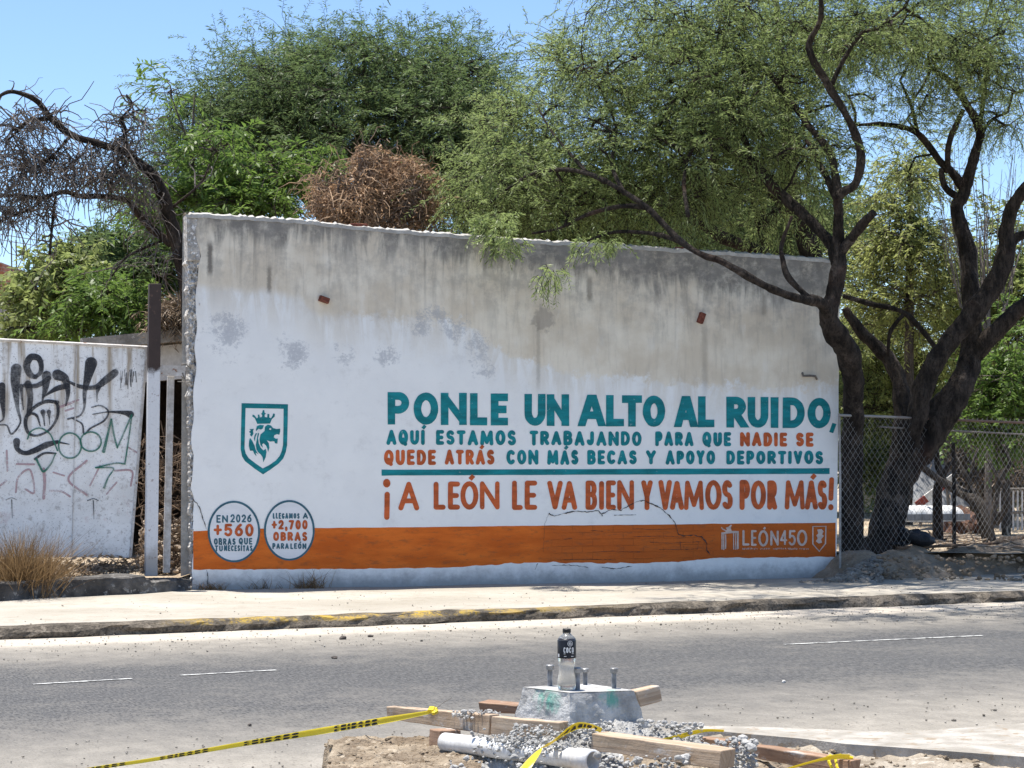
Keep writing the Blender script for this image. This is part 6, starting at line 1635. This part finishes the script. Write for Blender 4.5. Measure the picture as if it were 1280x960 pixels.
# broken mortar
def mortar():
    M = rough_mat('crumbled_mortar', (.33, .325, .31), (.46, .45, .43), 10, 60, .95, .6, .006)
    m = MB(); rg = np.random.default_rng(91)
    def add(n, fpx, D, zo, size):
        for i in range(n):
            px, py, Dd = fpx(); q = dp(px, py, Dd); m.rock(q, size[0] + (size[1] - size[0]) * 1.9 * rg.random() ** 3.5 + .0005, .8, 1)
    add(420, lambda: (rg.uniform(640, 760), rg.uniform(905, 917), rg.uniform(7.85, 8.05)), 0, 0, (.002, .0065))
    add(520, lambda: (lambda x: (x, 900 + rg.uniform(0, 22) + max(0, (x - 800) * .06), rg.uniform(8.0, 8.35)))(rg.uniform(750, 880)), 0, 0, (.002, .007))
    # on and round the pipe
    for i in range(620):
        t = min(.84, max(.24, rg.normal(.58, .15))); an = rg.normal(0, .9); r = .037 + abs(rg.normal(0, .010))
        c = pa.lerp(pb, t); u = pax.cross(Vector((0, 0, 1))).normalized(); w = u.cross(pax)
        m.rock(c + (w * math.cos(an) + u * math.sin(an)) * r, rg.uniform(.002, .010) * rg.random() + .0015, .8, 1)
    add(420, lambda: (rg.uniform(640, 745), rg.uniform(912, 935), rg.uniform(7.75, 7.95)), 0, 0, (.002, .0065))
    add(150, lambda: (rg.uniform(566, 625), rg.uniform(888, 898), rg.uniform(8.2, 8.35)), 0, 0, (.003, .008))
    add(200, lambda: (rg.uniform(893, 945), rg.uniform(922, 958), rg.uniform(7.6, 7.9)), 0, 0, (.004, .013))
    add(30, lambda: (rg.uniform(560, 650), rg.uniform(946, 964), rg.uniform(7.5, 7.9)), 0, 0, (.004, .011))
    add(160, lambda: (rg.uniform(745, 900), rg.uniform(944, 966), rg.uniform(7.4, 7.6)), 0, 0, (.004, .011))
    for (px0, px1, y0, y1, hgt) in ((600, 780, 7.58, 8.12, .06), (735, 895, 7.9, 8.45, .055), (885, 955, 7.5, 7.95, .03)):
        def bed(u, v):
            px = px0 + (px1 - px0) * u; y = y0 + (y1 - y0) * v; x = (px - 640) / F * y
            k = math.sin(math.pi * u) ** .5 * math.sin(math.pi * min(1, v * 1.0)) ** .5
            return (x, y, mh(x, y) - .01 + hgt * k * (1 + .6 * mnoise.noise(Vector((x * 7, y * 7, 2)))) + k * (.020 * fbm(x, y, 20) + .012 * fbm(x, y, 60)))
        vs, fs = grid(130, 70, bed); m.add(vs, fs)
    o = struct(m.build('mortar_rubble', M), 'stuff'); o['label'] = 'crumbled pale mortar round the footing and over the pipe'
    m = MB()
    for i in range(650):
        x, y = rg.uniform(.85, 3.4), rg.uniform(8.0, 9.8); px = 640 + x / y * F
        z = .125 + .035 * fbm(x, y, 3) + .018 * fbm(x, y, 14); m.rock(Vector((x, y, max(z, mh(x, y)))), rg.uniform(.005, .02), .7, 0)
    for i in range(500):
        x, y = rg.uniform(-.8, .3), rg.uniform(7.2, 8.9); z = mh(x, y)
        if z > .15: m.rock(Vector((x, y, z)), rg.uniform(.003, .013), .7, 0)
    o = struct(m.build('soil_crumbs', HUE), 'stuff'); o['label'] = 'crumbs and pebbles on the loose soil'
mortar()
# grass roots on the left clod
def rootmat():
    vs, fs, rn = strands(1500, lambda: (lambda x, y: (x, y, mh(x, y) - .005))(r1.uniform(-.72, -.18), r1.uniform(7.4, 8.6)), (.01, .045), .0012, r1, .25, 1.0)
    o = npobj('root_fibres', vs, fs, STRAW, None, rn); struct(o, 'stuff'); o['label'] = 'dry root fibres on the dug earth at the left'
rootmat()

# pebbles on the road
def pebbles():
    m = MB(); rg = np.random.default_rng(93)
    for i in range(3200):
        d = -rg.choice([rg.uniform(0, 1.9), rg.uniform(6.2, 9.2)], p=[.55, .45]); s = rg.uniform(-2, 16)
        m.rock(sd(s, d, .012), rg.uniform(.003, .008) * (1.8 if rg.random() < .05 else 1), .7, 0)
    for i in range(420):
        m.rock(sd(rg.uniform(-2, 16), rg.uniform(.2, 3.2), .106), rg.uniform(.003, .009), .7, 0)
    o = struct(m.build('road_gravel', rough_mat('road_pebbles', (.16, .14, .115), (.42, .385, .335), 9, 40)), 'stuff'); o['label'] = 'loose gravel along the edges of the road'
    DK = rough_mat('dark_stone', (.06, .05, .045), (.14, .12, .105), 12); LT = rough_mat('light_stone', (.5, .48, .45), (.66, .64, .6), 12)
    for px, py, w, mt, lab in ((312, 906, 5, DK, 'small dark stone on the road, above the sagging yellow tape'), (418, 822, 6, DK, 'dark stone nearest below the yellow-stained kerb'), (429, 798, 9, DK, 'largest dark stone lying in the gutter under the painted kerb'), (463, 795, 7, DK, 'dark stone in the gutter right of the largest one'), (980, 852, 5, LT, 'single white stone on the dark middle of the road'), (418, 931, 6, DK, 'dark chip on the road just left of the dug earth')):
        m = MB(); q = gp(px, py, .012); m.rock(q, w / ppm(q.y) / 2, .7, 2); tag(m.build('stone', mt), lab, 'stone', 'single stones on the road')
pebbles()

# yellow warning tape
TAPE = Mat('yellow_tape', .35, .5)
def tape_m():
    M = TAPE; a = M.noise(M.obj(), 30, 3); M.color(M.mix(a, (.76, .60, .015), (.88, .74, .06))); M.bump(a, .3, .004)
    tr = M.n('BsdfTranslucent', {0: (.85, .68, .03, 1)}); mx = M.n('MixShader', {0: .3, 1: M.b.outputs[0], 2: tr}); M.nt.links.new(mx, M.nt.nodes['Material Output'].inputs[0])
tape_m()
TBLK = rough_mat('tape_print', (.012, .012, .012), (.03, .03, .03), 30, 60, .5, .05)
def ribbon(path, width, tw, n_words, word_w, label, start=.0, word='CUIDADO', lanes=1):
    """path: points; width in metres per point; tw: the across direction per point"""
    P, Rw = smooth_path(list(zip(path, width)), 14); Tq, _ = smooth_path([(Vector(t), 0) for t in tw], 14)
    Tq = [t.normalized() for t in Tq]
    acc = [0]
    for a, b in zip(P, P[1:]): acc.append(acc[-1] + (b - a).length)
    tot = acc[-1]
    def at(s, c, o):
        s = min(max(s, 0), tot - 1e-6); i = max(k for k in range(len(acc) - 1) if acc[k] <= s); t = (s - acc[i]) / (acc[i + 1] - acc[i])
        q = P[i].lerp(P[i + 1], t); ac = Tq[i].lerp(Tq[i + 1], t).normalized(); w = Rw[i] * (1 - t) + Rw[i + 1] * t
        nn = ac.cross(P[i + 1] - P[i]).normalized()
        if nn.y > 0: nn = -nn
        fold = .05 * w * math.sin(c * 9)
        return q + ac * (w * c) + nn * (o + fold)
    n = len(P) * 2
    vs, fs = grid(n, 4, lambda u, v: at(u * tot, v - .5, 0)); k0 = len(vs)
    vs2, _ = grid(n, 4, lambda u, v: at(u * tot, v - .5, -.0006)); vs += vs2; fs += [tuple(k0 + i for i in reversed(f)) for f in fs]
    t = thing('warning_tape', label, 'tape', tuple(P[-1]))
    obj('strip', vs, fs, TAPE, t, True)
    k = Ink(lambda x, y, o: at(x, -y, o), .0012)
    for i in range(n_words):
        s0 = start + i * word_w[1]
        for ln in range(lanes):
            y0, y1 = ((-.30, .30) if lanes == 1 else ((-.42, -.06) if ln == 0 else (.08, .42)))
            wln = word_w[0]
            # letters are drawn in (metres along, fraction across); make strokes thick enough to read
            s_ = Ink(lambda x, y, o: at(x * wln / 100 + s0, -y / 100, o), .0012)
            s_.word(word, 0, 100, lambda x: (y0 * 100, y1 * 100), 6.5 if lanes == 1 else 6, gap=.3, jit=0)
            b = len(k.v); k.v += s_.v; k.f += [tuple(b + q for q in f) for f in s_.f]
    obj('print', k.v, k.f, TBLK, t)
    return t
A0 = [dp(60, 972, 9.4), dp(118, 960.5, 9.3), dp(200, 948, 9.15), dp(300, 930.5, 8.95), dp(400, 914, 8.8), dp(480, 900.5, 8.55), dp(541, 889.5, 8.38)]
U = Vector((.12, -.15, 1))
ribbon(A0, [.016, .017, .018, .022, .030, .030, .014], [(.15, -.1, 1)] * 7, 4, (.27, .46), 'yellow warning tape stretched low across the road at the left to the long board', .16, lanes=2)
m = MB()
for i in range(3): m.tube([dp(536 + 2 * i, 889, 8.38), dp(538 + 2 * i, 884.5, 8.42), dp(545, 885.5, 8.42), dp(546, 890, 8.38), dp(540 + i, 892, 8.37)], .007, 6)
tag(m.build('tape_knot', TAPE), 'yellow tape knotted round the long left board', 'tape')
m = MB(); m.tube([dp(544, 887, 8.40), dp(553, 879, 8.4), dp(565, 872, 8.4)], .0014, 5); tag(m.build('wire', IRON), 'bent dark wire end rising from the tape knot on the left board', 'wire')
A1 = [dp(752, 913, 7.86), dp(735, 907.5, 7.78), dp(722, 907.5, 7.72), dp(707, 915, 7.66), dp(690, 928, 7.6), dp(677, 935, 7.55), dp(668, 945, 7.5), dp(655, 962, 7.44), dp(640, 985, 7.4)]
T1 = [(.3, -.5, .8), (.2, -.6, .9), (.15, -.5, 1), (.5, -.3, .8), (.6, -.3, .6), (.5, -.6, .4), (.8, -.2, .4), (.9, -.1, .45), (.9, -.1, .45)]
ribbon(A1, [.02, .026, .030, .036, .034, .022, .042, .062, .07], T1, 1, (.27, .5), 'twisted yellow warning tape hanging down over the mortar and pipe in front of the footing', .035)
A2 = [dp(826, 926, 8.0), dp(845, 922, 8.05), dp(868, 915.5, 8.1), dp(885, 913, 8.14), dp(905, 913.5, 8.2)]
ribbon(A2, [.015, .022, .018, .012, .01], [(.1, -.4, 1)] * 5, 0, (.1, .3), 'short piece of yellow tape lying across the gap between the two right-hand boards')
A3 = [dp(960, 970, 7.6), dp(985, 961, 7.6), dp(1020, 951, 7.62), dp(1045, 946, 7.66), dp(1062, 946, 7.72)]
ribbon(A3, [.008, .009, .01, .02, .02], [(.1, -.4, 1)] * 5, 0, (.1, .3), 'thin yellow tape tied round the end of the reddish right board')
m = MB()
m.tube([dp(1038, 944, 7.7), dp(1036, 952, 7.66), dp(1041, 962, 7.64)], .006, 5); m.tube([dp(1044, 946, 7.7), dp(1046, 958, 7.64), dp(1050, 966, 7.62)], .005, 5); m.tube([dp(1034, 947, 7.72), dp(1050, 944.5, 7.74), dp(1066, 948, 7.74)], .008, 6)
tag(m.build('tape_knot', TAPE), 'loose yellow tape ends knotted on the reddish right board', 'tape')

for o in scene.objects:
    if '_org' in o: del o['_org']
